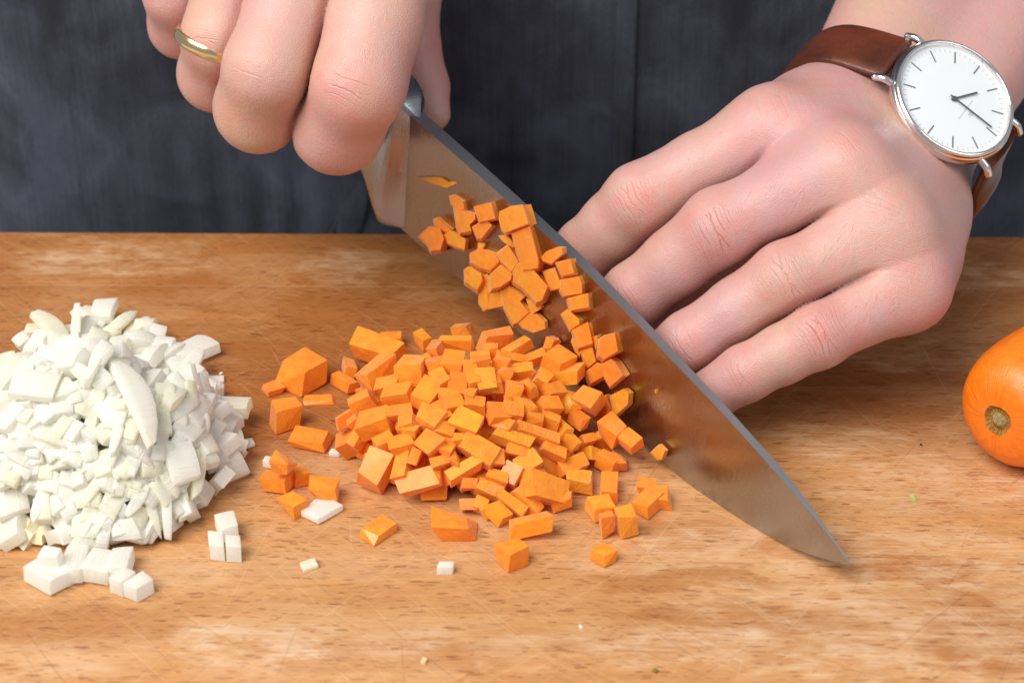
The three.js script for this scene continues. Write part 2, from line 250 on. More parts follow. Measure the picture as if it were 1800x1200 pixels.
// left hand, fingers behind the blade
const wn = dir(0.32, 0.37, 0.87), wAlong = dir(0.57, 0.66, -0.48); wAlong.addScaledVector(wn, -wAlong.dot(wn)).normalize();
const wSide = wn.clone().cross(wAlong).normalize(); if (wSide.dot(R3) < 0) wSide.negate();        // towards the little finger
const WC = J(1680, 172, 0.604);                                                   // middle of the watch face
const LW = WC.clone().addScaledVector(wn, -0.031).addScaledVector(wAlong, -0.011).addScaledVector(wSide, -0.0065);   // wrist
const LF = {
  index: { mcp: J(1354, 226, 0.5865), pip: J(1126, 352, 0.586), dip: J(1030, 440, 0.599), tip: J(985, 505, 0.612), r: [0.0111, 0.0101, 0.0102, 0.0092, 0.0082] },
  middle: { mcp: J(1482, 296, 0.5725), pip: J(1266, 398, 0.571), dip: J(1115, 518, 0.584), tip: J(1025, 594, 0.596), r: [0.0112, 0.0103, 0.0104, 0.0092, 0.0082] },
  ring: { mcp: J(1558, 402, 0.5705), pip: J(1384, 488, 0.565), dip: J(1212, 602, 0.571), tip: J(1118, 668, 0.582), r: [0.0107, 0.0098, 0.0098, 0.0087, 0.0079] },
  little: { mcp: J(1594, 508, 0.572), pip: J(1438, 588, 0.5605), dip: J(1312, 654, 0.562), tip: J(1226, 706, 0.567), r: [0.0101, 0.0089, 0.0087, 0.0078, 0.0072] },
};
for (const f of Object.values(LF)) {
  const m1 = f.mcp.clone().lerp(f.pip, 0.55), m2 = f.pip.clone().lerp(f.dip, 0.5);
  chain(0.0014, [[f.mcp, f.r[0]], [m1, f.r[1] * 1.0], [f.pip, f.r[2] * 1.05], [m2, f.r[3] * 1.04], [f.dip, f.r[3]], [f.tip, f.r[4]]], 0.004).kind = 1;
  knuckle(f.pip, f.mcp, f.dip, f.r[2], { a: 0.36, len: 5.6 }); knuckle(f.dip, f.pip, f.tip, f.r[3], { a: 0.28, len: 3.6, redness: 0.75, red: 0.006 });
  const n = knuckle(f.mcp, LW, f.pip, f.r[0], { a: 0.1, len: 9, freq: 2.4, lift: 0.8, redness: 0.75, red: 0.0085, side: dir(-0.15, 0.55, 0.8) });
}
{ // back of the hand: metacarpals under a soft skin, heel of the hand, thumb side, forearm
  const base = (s, up) => LW.clone().addScaledVector(wSide, s).addScaledVector(wAlong, -0.012).addScaledVector(wn, up);
  const c = chain(0.012, [[LF.index.mcp, 0.0106], [base(-0.018, 0.004), 0.0185]], 0.018); c.kind = 2;
  c.bones.push(bone(LF.middle.mcp, base(-0.004, 0.006), 0.0108, 0.017), bone(LF.ring.mcp, base(0.008, 0.004), 0.0104, 0.017), bone(LF.little.mcp, base(0.018, -0.002), 0.0104, 0.0165));
  const mids = [[LF.index.mcp, LF.middle.mcp, -0.011], [LF.middle.mcp, LF.ring.mcp, 0.002], [LF.ring.mcp, LF.little.mcp, 0.012]];   // the flat back between the knuckles
  for (const [a, b, s] of mids) { const e = base(s, 0.005), m = a.clone().lerp(b, 0.5).lerp(e, 0.12); c.bones.push(bone(m, e, 0.0104, 0.0165)); }
  c.bones.push(bone(J(1562, 472, 0.588), J(1594, 388, 0.613), 0.0138, 0.0165));                     // outer edge of the hand
  c.bones.push(bone(J(1450, 330, 0.6), LW.clone().addScaledVector(wn, -0.006), 0.017, 0.018));       // palm
  c.bones.push(bone(J(1560, 450, 0.592), LW.clone().addScaledVector(wn, -0.006), 0.016, 0.018));
  const elbow = LW.clone().addScaledVector(wAlong, 0.23).addScaledVector(wSide, -0.025).addScaledVector(wn, -0.012), fa = chain(0.012, [[base(-0.0135, -0.001), 0.0165], [LW.clone().addScaledVector(wSide, -0.0125), 0.0165], [elbow.clone().addScaledVector(wSide, -0.016), 0.034]], 0.02);
  fa.bones.push(bone(base(0.0125, -0.001), LW.clone().addScaledVector(wSide, 0.0125), 0.0155, 0.015), bone(LW.clone().addScaledVector(wSide, 0.0125).addScaledVector(wn, 0.001), elbow.clone().addScaledVector(wSide, 0.02), 0.015, 0.032));
  const sh = V(0.2, 0.52, -0.3); chain(0.03, [[elbow, 0.042], [sh, 0.052]], 0.02);
  // thumb, tucked under the palm behind the blade
  chain(0.008, [[J(1420, 250, 0.625), 0.0145], [J(1290, 420, 0.618), 0.0125], [J(1190, 520, 0.612), 0.0105], [J(1120, 580, 0.61), 0.0092]], 0.006);
}
// right hand, closed round the handle
const RF = {
  index: { mcp: J(690, -95, 0.598), pip: J(629, 150, 0.584), dip: J(593, 224, 0.6), tip: J(622, 222, 0.632), r: [0.0132, 0.0127, 0.0122, 0.0121, 0.0095] },
  middle: { mcp: J(560, -120, 0.608), pip: J(470, 120, 0.59), dip: J(454, 190, 0.604), tip: J(492, 180, 0.645), r: [0.0132, 0.0119, 0.0113, 0.0115, 0.009] },
  ring: { mcp: J(440, -130, 0.625), pip: J(388, 65, 0.606), dip: J(378, 130, 0.622), tip: J(415, 105, 0.66), r: [0.0125, 0.0106, 0.01, 0.0097, 0.0085] },
  little: { mcp: J(335, -130, 0.643), pip: J(312, -15, 0.628), dip: J(318, 45, 0.643), tip: J(350, 20, 0.67), r: [0.0115, 0.0095, 0.009, 0.0085, 0.0075] },
};
for (const [name, f] of Object.entries(RF)) {
  const m1 = f.mcp.clone().lerp(f.pip, 0.55);
  chain(0.0028, [[f.mcp, f.r[0]], [m1, f.r[1]], [f.pip, f.r[2]], [f.dip, f.r[3]], [f.tip, f.r[4]]], 0.012).kind = 1;
  knuckle(f.pip.clone().lerp(f.dip, name === 'index' ? 0.25 : 0.75), f.mcp, f.dip, f.r[2], { a: name === 'index' ? 0.32 : 0.24, len: name === 'index' ? 3.6 : 2.4, freq: 2.6, redness: name === 'index' ? 0.95 : 0.7, red: 0.009 });
}
{
  const W = J(470, -420, 0.76), c = chain(0.008, [[RF.index.mcp, 0.0135], [W.clone().addScaledVector(R3, 0.014), 0.018]], 0.014); c.kind = 2;
  for (const [f, s] of [['middle', 0.006], ['ring', -0.004], ['little', -0.013]]) c.bones.push(bone(RF[f].mcp, W.clone().addScaledVector(R3, s), 0.0135, 0.018));
  c.bones.push(bone(J(650, -120, 0.64), W, 0.02, 0.02), bone(J(520, -110, 0.655), W, 0.02, 0.02), bone(J(400, -110, 0.66), W, 0.018, 0.02));
  const elbow = V(-0.24, 0.31, -0.36); chain(0.02, [[W, 0.024], [elbow, 0.042]], 0.02); chain(0.03, [[elbow, 0.042], [V(-0.2, 0.52, -0.3), 0.052]], 0.02);
  chain(0.006, [[J(650, -200, 0.67), 0.017], [J(705, -30, 0.655), 0.0125], [J(718, 95, 0.655), 0.0098], [J(746, 150, 0.653), 0.0072], [J(761, 200, 0.648), 0.0056]], 0.006);   // thumb along the far side of the blade
  knuckle(J(706, 95, 0.652), J(690, -40, 0.66), J(742, 196, 0.648), 0.011, { a: 0.2, len: 4, redness: 1, side: R3 });
  // trunk behind the apron
  chain(0.06, [[V(-0.13, 0.5, -0.33), 0.1], [V(0.13, 0.5, -0.33), 0.1]], 0.04); chain(0.06, [[V(-0.07, 0.5, -0.33), 0.11], [V(-0.06, -0.25, -0.32), 0.11]], 0.04); chain(0.06, [[V(0.07, 0.5, -0.33), 0.11], [V(0.06, -0.25, -0.32), 0.11]], 0.04);
}
// each hand has a flat frame of its own across the backs of its fingers; wrinkles and skin lines are drawn there as fine relief
function handFrame(o, ex, n, row0, left) {
  const X = ex.clone().addScaledVector(n, -ex.dot(n)).normalize(), Y = n.clone().cross(X), D = 12;     // 12 texels a mm
  const mm = (p) => { const d = p.clone().sub(o); return [d.dot(X) * 1000, d.dot(Y) * 1000]; };
  return { X, Y, n, mm, row0, left, D, map: (x, y, z) => { const a = x - o.x, b = y - o.y, c = z - o.z; return [((a * X.x + b * X.y + c * X.z) * 1000 * D + 1024) / 2048, ((a * Y.x + b * Y.y + c * Y.z) * 1000 * D + row0) / 2048]; } };
}
const frameL = handFrame(LF.middle.pip.clone().lerp(LF.ring.mcp, 0.5), LF.middle.pip.clone().sub(LF.middle.mcp), LF.index.mcp.clone().sub(LF.little.mcp).cross(LF.middle.pip.clone().sub(LF.middle.mcp)).normalize(), 700, true);
const frameR = handFrame(RF.middle.pip.clone(), RF.index.pip.clone().sub(RF.ring.pip), RF.index.pip.clone().sub(RF.ring.pip).cross(RF.middle.mcp.clone().sub(RF.middle.pip)).normalize(), 1700, false);
const skinBump = (() => {
  const S = 2048, r = rng(12), H = new Float32Array(S * S), G = 0.62, hash = (i, j, k) => PERM[(PERM[(PERM[i & 255] + j) & 255] + k) & 511] / 255;
  const near = (left) => joints.filter((j) => (j.c.x > -0.005) === left);
  for (let py = 0; py < S; py++) {
    const left = py < 1400, f = left ? frameL : frameR, v = (py - f.row0) / f.D;
    for (let px = 0; px < S; px++) {
      const u = (px - 1024) / f.D; let h = 0;
      // net of skin lines, cells about 0.7 mm, drawn out across the fingers
      const cx = u / (G * 0.8), cy = v / (G * 1.15), ci = Math.floor(cx), cj = Math.floor(cy); let a = 9, b = 9;
      for (let i = -1; i <= 1; i++) for (let j = -1; j <= 1; j++) { const dx = ci + i + hash(ci + i, cj + j, 1) - cx, dy = cj + j + hash(ci + i, cj + j, 2) - cy, d = Math.sqrt(dx * dx + dy * dy); if (d < a) { b = a; a = d; } else if (d < b) b = d; }
      h += 0.1 * smooth(0, 0.3, b - a) + 0.05 * n2d(u * 0.5, v * 0.5) + 0.03 * n2d(u * 1.4, v * 1.4);
      H[py * S + px] = h;
    }
  }
  for (const j of joints) { // wrinkles bow round each knuckle
    const left = j.c.x > -0.005, f = left ? frameL : frameR, [ju, jv] = f.mm(j.c), t = [j.t.dot(f.X), j.t.dot(f.Y)], tl = Math.hypot(...t); t[0] /= tl; t[1] /= tl;
    const R = 17 * f.D, x0 = Math.round(ju * f.D + 1024), y0 = Math.round(jv * f.D + f.row0);
    for (let py = Math.max(0, y0 - R); py < Math.min(S, y0 + R); py++) for (let px = Math.max(0, x0 - R); px < Math.min(S, x0 + R); px++) {
      const du = (px - x0) / f.D, dv = (py - y0) / f.D, s = (du * t[0] + dv * t[1]) / Math.max(0.45, tl), q = -du * t[1] + dv * t[0];
      const bow = s - Math.sign(s) * 0.035 * q * q * Math.exp(-Math.abs(s) / 5) + 0.5 * n2d(q * 0.28 + j.seed, s * 0.2) + 0.25 * n2d(q * 0.9, s * 0.7 + j.seed), ph = bow * j.freq * (0.75 + 0.5 * smooth(0, 7, Math.abs(s))) + 1.1 * n2d(s * 0.25 + j.seed, q * 0.03);
      const line = Math.max(0, Math.cos(ph)) ** 8, id = Math.round(ph / 6.283), k = 0.35 + 0.65 * hash(id + 40, Math.round(j.seed * 10), 3), w = 3.4 + 3.4 * hash(id + 90, Math.round(j.seed * 10), 4), off = (hash(id + 9, Math.round(j.seed * 10), 5) - 0.5) * 3;
      const env = Math.exp(-((s / j.len) ** 2)) * smooth(w + 1.6, w - 1.2, Math.abs(q - off)), core = Math.exp(-(s * s + q * q) / 14);
      H[py * S + px] -= j.a * (line * env * k * 1.5 + core * 0.55 * (0.5 - 0.5 * Math.abs(n2d(s * 0.55 + j.seed, q * 0.55)) * 2 + 0.3) * 0.5);
      H[py * S + px] -= j.a * 0.42 * Math.max(0, Math.cos(bow * 8.5)) ** 4 * Math.exp(-((s / (j.len * 2.2)) ** 2)) * Math.exp(-((q / 6.5) ** 2)) * (0.5 + 0.5 * n2d(q * 0.25, bow * 1.3));
    }
  }
  return texture(S, S, (x, y) => 0.62 + H[y * S + x], {});
})();
const person = thing('person', 'person in a dark denim apron dicing carrots, one hand on the knife handle', 'person', [0, 0, -0.25]);
{
  const fineL = surface([-0.02, -0.03, -0.16], [0.24, 0.2, 0.12], 0.00065, true), fineR = surface([-0.15, 0.0, -0.17], [0.0, 0.13, 0.06], 0.00065, true);
  const coarse = surface([-0.42, -0.4, -0.48], [0.42, 0.68, -0.02], 0.007, false);
  const outside = (x, y, z) => !((x > -0.014 && x < 0.234 && y > -0.024 && y < 0.194 && z > -0.154 && z < 0.114) || (x > -0.144 && x < -0.006 && y > 0.006 && y < 0.124 && z > -0.164 && z < 0.054));
  const keep = []; for (let i = 0; i < coarse.idx.length; i += 3) { const q = coarse.idx.slice(i, i + 3); if (q.some((v) => outside(coarse.pos[v * 3], coarse.pos[v * 3 + 1], coarse.pos[v * 3 + 2]))) keep.push(...q); }
  coarse.idx = keep;
  const pos = [], nor = [], idx = []; for (const s of [fineL, fineR, coarse]) { const o = pos.length / 3; for (const v of s.pos) pos.push(v); for (const v of s.nor) nor.push(v); for (const v of s.idx) idx.push(v + o); }
  const n = pos.length / 3, col = new Float32Array(n * 3), uv = new Float32Array(n * 2);
  for (let i = 0; i < n; i++) {
    const x = pos[i * 3], y = pos[i * 3 + 1], z = pos[i * 3 + 2], right = x < -0.005 ? 1 : 0, k = skinTone(x, y, z), m = 0.5 + 0.5 * n3d(x * 95, y * 95, z * 95), m2 = n3d(x * 330 + 9, y * 330, z * 330), m3 = n3d(x * 900, y * 900 + 5, z * 900), hue = n3d(x * 55 + 31, y * 55, z * 55 + 8);
    let c = right ? [0.585, 0.34, 0.28] : [0.555, 0.32, 0.29];
    c = hue > 0 ? [c[0], mix(c[1], c[1] * 1.07, hue), mix(c[2], c[2] * 0.86, hue)] : [mix(c[0], c[0] * 0.96, -hue), mix(c[1], c[1] * 0.9, -hue), mix(c[2], c[2] * 0.98, -hue)]; const pink = clamp(0.36 * m * m + 0.2 * m2 + 0.1 * m3 + 0.66 * k * (0.8 + 0.35 * m2)); c = [mix(c[0], 0.56, pink), mix(c[1], 0.215, pink), mix(c[2], 0.185, pink)];
    const t = 1 + 0.035 * m2 + 0.05 * m3; col.set(c.map((q) => q * t), i * 3);
    const [U, W] = (right ? frameR : frameL).map(x, y, z); uv[i * 2] = U; uv[i * 2 + 1] = W;
    pos[i * 3 + 2] += 0.25;
  }
  const g = new THREE.BufferGeometry(); g.setAttribute('position', new THREE.Float32BufferAttribute(pos, 3)); g.setAttribute('normal', new THREE.Float32BufferAttribute(nor, 3));
  g.setAttribute('color', new THREE.BufferAttribute(col, 3)); g.setAttribute('uv', new THREE.BufferAttribute(uv, 2)); g.setIndex(idx);
  g.setIndex(idx);
  const skin = std({ vertexColors: true, roughness: 0.42, bumpMap: skinBump, bumpScale: 0.0006, specularIntensity: 1, sheen: 0.2, sheenColor: lin(1, 0.75, 0.65), sheenRoughness: 0.5 });
  mesh('body', g, skin, person);
  // fine fair hairs on the backs of the fingers and the hand
  const hairs = [], r = rng(70), grow = (a, b, w, n, toward, len) => { for (let i = 0; i < n; i++) {
    const q = a.clone().lerp(b, r()), out = EYE.clone().sub(q).normalize().add(V(0, 0.4, 0)).addScaledVector(toward.clone().cross(B3).normalize(), (r() - 0.5) * 1.3).normalize(); let e = 0.05;
    for (let m = 0; m < 40; m++) { const p = q.clone().addScaledVector(out, e); select(p.x, p.y, p.z, 0.05); const f = body(p.x, p.y, p.z); if (f < 0.00008) break; e -= f * 0.8; }
    if (e < 0.006 || e > 0.022) continue;
    { const p = q.clone().addScaledVector(out, e), ds = live.filter((c) => c.kind === 1).map((c) => Math.min(...c.bones.map((w) => dBone(w, p.x, p.y, p.z)))).sort((x, y) => x - y); if (ds[1] < 0.006) continue; }
    const root = q.clone().addScaledVector(out, e - 0.0001), t = toward.clone().addScaledVector(out, -toward.dot(out)).normalize().addScaledVector(out, 0.25 + r() * 0.25).addScaledVector(V(r() - 0.5, r() - 0.5, r() - 0.5), 0.7).normalize(), L = len * (0.5 + r());
    const c = new THREE.CatmullRomCurve3([root, root.clone().addScaledVector(t, L * 0.5), root.clone().addScaledVector(t, L).addScaledVector(out, -L * 0.12)]), g = new THREE.TubeGeometry(c, 4, 0.000045, 3), p = g.attributes.position;
    for (let k = 0; k < p.count; k++) { const f = 1 - 0.85 * Math.floor(k / 4) / 4, o = c.getPoint(Math.floor(k / 4) / 4); p.setXYZ(k, o.x + (p.getX(k) - o.x) * f, o.y + (p.getY(k) - o.y) * f, o.z + (p.getZ(k) - o.z) * f + 0.25); }
    hairs.push(g);
  } };
  for (const [f, n] of [['index', 8], ['middle', 14], ['ring', 16], ['little', 14]]) { const F = LF[f]; grow(F.mcp.clone().lerp(F.pip, 0.25), F.mcp.clone().lerp(F.pip, 0.75), 0, n, F.pip.clone().sub(F.mcp).add(V(0, -0.01, 0.02)).normalize(), 0.0038); }
  grow(LF.index.mcp, LW, 0, 16, dir(-0.6, 0.2, 0.4), 0.005); grow(LF.little.mcp, LW, 0, 14, dir(0.2, -0.8, 0.3), 0.005); grow(RF.index.mcp.clone().lerp(RF.index.pip, 0.3), RF.index.pip, 0, 14, dir(-0.1, -1, 0.2), 0.0035);
  tag(mesh('hair', mergeGeometries(hairs), std({ color: lin(0.93, 0.82, 0.72), roughness: 0.4, transmission: 0.3, thickness: 0 }), person), null, null, null, 'stuff');
}

// ---------- apron ----------
{
  const fold = (x, y) => { // depth of the cloth, metres, towards the eye
    const X = x * 1000, Y = y * 1000, low = smooth(30, -40, Y);
    let d = -0.35 * x * x - 6 * Math.max(0, Math.abs(x) - 0.178) ** 1.5;
    d += 0.0035 * Math.sin(X * 0.033 + 0.6 + 0.9 * n2d(X * 0.01, Y * 0.006)) * (0.5 + 0.5 * n2d(X * 0.008 + 7, Y * 0.01)) + 0.0022 * n2d(X * 0.025 + 4, Y * 0.012 + 2);
    d += 0.0011 * low * Math.sin(X * 0.42 + 2 * n2d(X * 0.05, 3)) * smooth(-25, -60, X) * smooth(-150, -120, X);       // puckers along the hem, left
    d += 0.0012 * Math.exp(-(((X - 42) / 3) ** 2)) + 0.0016 * n2d(X * 0.07, Y * 0.03 + 30);
    return d;
  };
  const sheet = (x0, x1, y0, y1, nx, ny, off, th) => { // a cloth panel with both faces and a rim
    const p = [], uv = [], ix = [], W = nx + 1;
    for (const s of [0, 1]) for (let j = 0; j <= ny; j++) for (let i = 0; i <= nx; i++) { const [x, y] = [mix(x0, x1, i / nx), mix(y0, y1, j / ny)]; p.push(x, y, fold(x, y) + off - s * th); uv.push(x / 0.12, y / 0.12); }
    const o = W * (ny + 1); for (let j = 0; j < ny; j++) for (let i = 0; i < nx; i++) { const a = j * W + i; ix.push(a, a + 1, a + W, a + 1, a + W + 1, a + W, o + a, o + a + W, o + a + 1, o + a + 1, o + a + W, o + a + W + 1); }
    const rim = (a, b) => ix.push(a, a + o, b, b, a + o, b + o); for (let i = 0; i < nx; i++) { rim(i, i + 1); rim(ny * W + i + 1, ny * W + i); } for (let j = 0; j < ny; j++) { rim((j + 1) * W, j * W); rim(j * W + nx, (j + 1) * W + nx); }
    const g = new THREE.BufferGeometry(); g.setAttribute('position', new THREE.Float32BufferAttribute(p, 3)); g.setAttribute('uv', new THREE.Float32BufferAttribute(uv, 2)); g.setIndex(ix); g.computeVertexNormals(); return g;
  };
  const S = 1024, twill = (x, y) => { const t = (x + y * 0.6) * 0.62; return 0.5 + 0.25 * Math.sin(t) + 0.25 * n2d(x * 0.55, y * 0.16) + 0.2 * n2d(x * 0.8, y * 0.8); };
  const map = texture(S, S, (x, y) => { const wx = x + 60 * n2d(x * 0.008 + 3, y * 0.007), wy = y + 60 * n2d(x * 0.007, y * 0.009 + 8), m = fbm2((wx * 0.8 + wy * 0.6) * 0.006, (wy * 0.8 - wx * 0.6) * 0.006, 5), sl = n2d(x * 0.12, y * 0.008), wv = twill(x, y) - 0.5, k = clamp(0.5 + 0.95 * m + 0.12 * sl + 0.46 * wv); return [mix(0.12, 0.275, k), mix(0.13, 0.29, k), mix(0.165, 0.35, k)]; }, { channels: 3, srgb: true, wrap: THREE.MirroredRepeatWrapping });
  const bmp = texture(S, S, twill, { wrap: THREE.MirroredRepeatWrapping });
  const denim = std({ map, bumpMap: bmp, bumpScale: 0.00025, roughness: 0.9, sheen: 0.35, sheenColor: lin(0.45, 0.5, 0.6), sheenRoughness: 0.6 });
  const apron = new THREE.Group(); apron.name = 'apron'; apron.position.set(0, 0, 0.122); person.add(apron);
  mesh('cloth', sheet(-0.24, 0.24, -0.34, 0.5, 240, 300, 0, 0.0009), denim, apron);
  mesh('seam', sheet(0.0365, 0.0435, -0.34, 0.5, 6, 300, 0.0012, 0.0011), denim, apron);
  // the pocket low on the left: a patch with a rounded lower corner and a doubled edge
  const sh = new THREE.Shape(); sh.moveTo(-0.17, 0.004); sh.lineTo(-0.062, 0.002); sh.quadraticCurveTo(-0.056, 0.002, -0.056, -0.006); sh.lineTo(-0.061, -0.06); sh.lineTo(-0.17, -0.06); sh.closePath();
  const patch = (shape, off, depth) => { let g = new THREE.ExtrudeGeometry(shape, { depth, bevelEnabled: true, bevelSize: 0.0008, bevelThickness: 0.0006, bevelSegments: 2, curveSegments: 10 }); const p = g.attributes.position, u = g.attributes.uv; for (let i = 0; i < p.count; i++) { u.setXY(i, p.getX(i) / 0.12 + 0.3, p.getY(i) / 0.12); p.setZ(i, p.getZ(i) + fold(p.getX(i), p.getY(i)) + off); } g.computeVertexNormals(); return g; };
  const strips = (pts, w) => { const s = new THREE.Shape(); const n = pts.length, L = [], Rr = []; pts.forEach(([x, y], i) => { const [ax, ay] = pts[Math.max(0, i - 1)], [bx, by] = pts[Math.min(n - 1, i + 1)], l = Math.hypot(bx - ax, by - ay), nx = -(by - ay) / l * w / 2, ny = (bx - ax) / l * w / 2; L.push([x + nx, y + ny]); Rr.push([x - nx, y - ny]); }); [...L, ...Rr.reverse()].forEach(([x, y], i) => i ? s.lineTo(x, y) : s.moveTo(x, y)); s.closePath(); return s; };
  const edge = []; for (let i = 0; i <= 24; i++) { const t = i / 24; edge.push([-0.064 + 0.010 * Math.sin(t * 2.6) - 0.012 * t * t, 0.012 - 0.055 * t]); }
  mesh('pocket', patch(strips(edge, 0.008), 0.0004, 0.0005), denim, apron);
}

// ---------- wristwatch ----------
{
  const q = new THREE.Quaternion().setFromRotationMatrix(new THREE.Matrix4().makeBasis(wAlong.clone().negate(), wSide, wn));   // local y: 12 o'clock, z: out of the dial
  if (wSide.clone().negate().dot(wAlong.clone().cross(wn)) < 0) q.setFromRotationMatrix(new THREE.Matrix4().makeBasis(wSide.clone().cross(wn), wSide, wn));
  const w = thing('wristwatch', 'round white wristwatch with brown leather strap on the left wrist', 'wristwatch', WC.toArray()); w.quaternion.copy(q);
  const silver = std({ color: lin(0.82, 0.8, 0.78), metalness: 1, roughness: 0.14 }), dark = std({ color: lin(0.07, 0.07, 0.075), roughness: 0.4 }), grey = std({ color: lin(0.2, 0.2, 0.21), metalness: 0.6, roughness: 0.35 });
  const lathe = (pts, n = 96) => { const g = new THREE.LatheGeometry(pts.map(([r, z]) => new THREE.Vector2(r / 1000, z / 1000)), n); g.rotateX(Math.PI / 2); return g; };
  mesh('case', lathe([[0.01, -6.4], [14, -6.4], [17.2, -6], [19.2, -4.6], [19.9, -3.2], [20, -1.8], [19.7, -0.9], [19.2, -0.5]]), silver, w);
  mesh('bezel', lathe([[19.4, -0.7], [19.3, 0], [18.9, 0.55], [18.3, 0.75], [17.9, 0.5], [17.7, -0.5], [17.65, -1.2]]), silver, w);
  const dial = mesh('dial', lathe([[0.005, -0.9], [17.8, -0.9], [17.8, -1.6], [0.005, -1.6]]), std({ color: lin(0.73, 0.745, 0.755), roughness: 0.4 }), w);
  const bar = (name, r0, r1, wd, ang, z, m, parent, t = 0.18) => { const g = new RoundedBoxGeometry(wd / 1000, (r1 - r0) / 1000, t / 1000, 1, 0.00004); g.translate(0, (r0 + r1) / 2000, z / 1000); g.rotateZ(-ang); return mesh(name, g, m, parent); };
  for (let i = 0; i < 12; i++) bar('hour_mark', 12.5, 16.4, 0.36, i * Math.PI / 6, -0.8, grey, dial);
  const ticks = []; for (let i = 0; i < 60; i++) if (i % 5) { const g = new THREE.BoxGeometry(0.00012, 0.0011, 0.00008); g.translate(0, 0.0161, -0.00086); g.rotateZ(-i * Math.PI / 30); ticks.push(g); }
  mesh('minute_marks', mergeGeometries(ticks), std({ color: lin(0.45, 0.45, 0.46), roughness: 0.5 }), dial).userData.kind = 'stuff';
  // a small printed emblem and a line of print under 12
  const print = std({ color: lin(0.42, 0.42, 0.44), roughness: 0.6 }), bits = []; const stroke = (x, y, l, a, t = 0.16) => { const g = new THREE.BoxGeometry(l / 1000, t / 1000, 0.00004); g.rotateZ(a); g.translate(x / 1000, y / 1000, -0.00087); bits.push(g); };
  for (const [x, y, l, a] of [[-0.5, 6.6, 1.2, 1.57], [-0.25, 7.2, 0.5, 0], [-0.25, 6, 0.5, 0], [0, 6.6, 1.1, 1.2], [0.35, 6.6, 1.2, 1.57], [0.6, 6.2, 0.7, 0.9], [0.85, 6.6, 1.2, 1.3]]) stroke(x, y, l, a);
  { const r = rng(3); for (let i = 0; i < 15; i++) { const x = -4.1 + i * 0.58 + (i > 5 ? 0.25 : 0); stroke(x, 4.6, 0.55, 1.57, 0.13); stroke(x + 0.14, 4.6 + (r() - 0.5) * 0.4, 0.28, (r() - 0.5), 0.12); } }
  mesh('printed_mark', mergeGeometries(bits), print, dial);
  bar('hour_hand', -1.2, 8.6, 0.6, -1.06, -0.35, dark, w); bar('minute_hand', -1.6, 13.6, 0.5, -0.06, -0.15, dark, w);
  mesh('hand_hub', lathe([[0.001, 0], [0.7, 0], [0.8, -0.1], [0.8, -0.8]], 24), dark, w);
  mesh('crystal', lathe([[0.001, 0.62], [10, 0.6], [17.8, 0.5]], 64), std({ color: lin(1, 1, 1), transmission: 1, roughness: 0.02, thickness: 0, ior: 1.45, specularIntensity: 0.6 }), w);
  for (const sx of [-1, 1]) for (const sy of [-1, 1]) { // lugs
    const c = new THREE.CatmullRomCurve3([V(sx * 0.0095, sy * 0.0165, -0.0022), V(sx * 0.0099, sy * 0.0196, -0.0026), V(sx * 0.01, sy * 0.0217, -0.0043)]);
    const g = new THREE.TubeGeometry(c, 10, 0.00115, 10); const cap = new THREE.SphereGeometry(0.00115, 10, 8); cap.translate(sx * 0.01, sy * 0.0217, -0.0043); mesh('lug', mergeGeometries([g, cap]), silver, w);
  }
  const leatherMap = texture(512, 256, (x, y) => { const m = fbm2(x * 0.012, y * 0.03, 5), g = n2d(x * 0.5, y * 0.5), e = Math.abs(y / 128 - 1), k = clamp(0.52 + 0.5 * m + 0.1 * g - 0.35 * smooth(0.75, 1, e)); return [mix(0.19, 0.47, k), mix(0.085, 0.215, k), mix(0.05, 0.11, k)]; }, { channels: 3, srgb: true });
  const leatherBump = texture(256, 256, (x, y) => 0.5 + 0.3 * n2d(x * 0.4, y * 0.4) + 0.2 * n2d(x * 0.9, y * 0.9), {});
  const leather = std({ map: leatherMap, bumpMap: leatherBump, bumpScale: 0.00006, roughness: 0.36, clearcoat: 0.3, clearcoatRoughness: 0.3 });
  // the strap follows the wrist: its outline is looked up in the body's own surface
  const wc = WC.clone().addScaledVector(wn, -0.031).addScaledVector(wSide, -0.005), radius = [];
  for (let i = 0; i < 72; i++) { const a = i / 72 * Math.PI * 2, d = wSide.clone().multiplyScalar(Math.sin(a)).addScaledVector(wn, Math.cos(a)); let q = 0.012; for (const s of [-0.007, 0, 0.007]) { let e = 0.06; for (let m = 0; m < 60; m++) { const p = wc.clone().addScaledVector(d, e).addScaledVector(wAlong, s); select(p.x, p.y, p.z, 0.05); const f = body(p.x, p.y, p.z); if (f < 0.0002) break; e -= Math.max(0.0002, f * 0.6); } q = Math.max(q, e); } radius.push(q); }
  const rad = (a) => { const f = ((a / (Math.PI * 2)) % 1 + 1) % 1 * 72, s = [-2, -1, 0, 1, 2].map((o) => { const g = f + o * 1.2, i = Math.floor(g); return mix(radius[(i + 72) % 72], radius[(i + 73) % 72], g - i); }); return (s[0] + 2 * s[1] + 3 * s[2] + 2 * s[3] + s[4]) / 9; };
  const path = (sy) => { const pts = [V(0, sy * 0.0196, -0.0042)]; for (let i = 0; i <= 12; i++) { const a = sy * mix(0.95, Math.PI + 0.05, i / 12), e = rad(a) + 0.0009; const y = Math.sin(a) * e - 0.005, z = Math.cos(a) * e - 0.031; if (i === 0 && Math.abs(y) < 0.024) continue; pts.push(V(0, y, Math.min(z, -0.0062))); } return new THREE.CatmullRomCurve3(pts, false, 'centripetal'); };
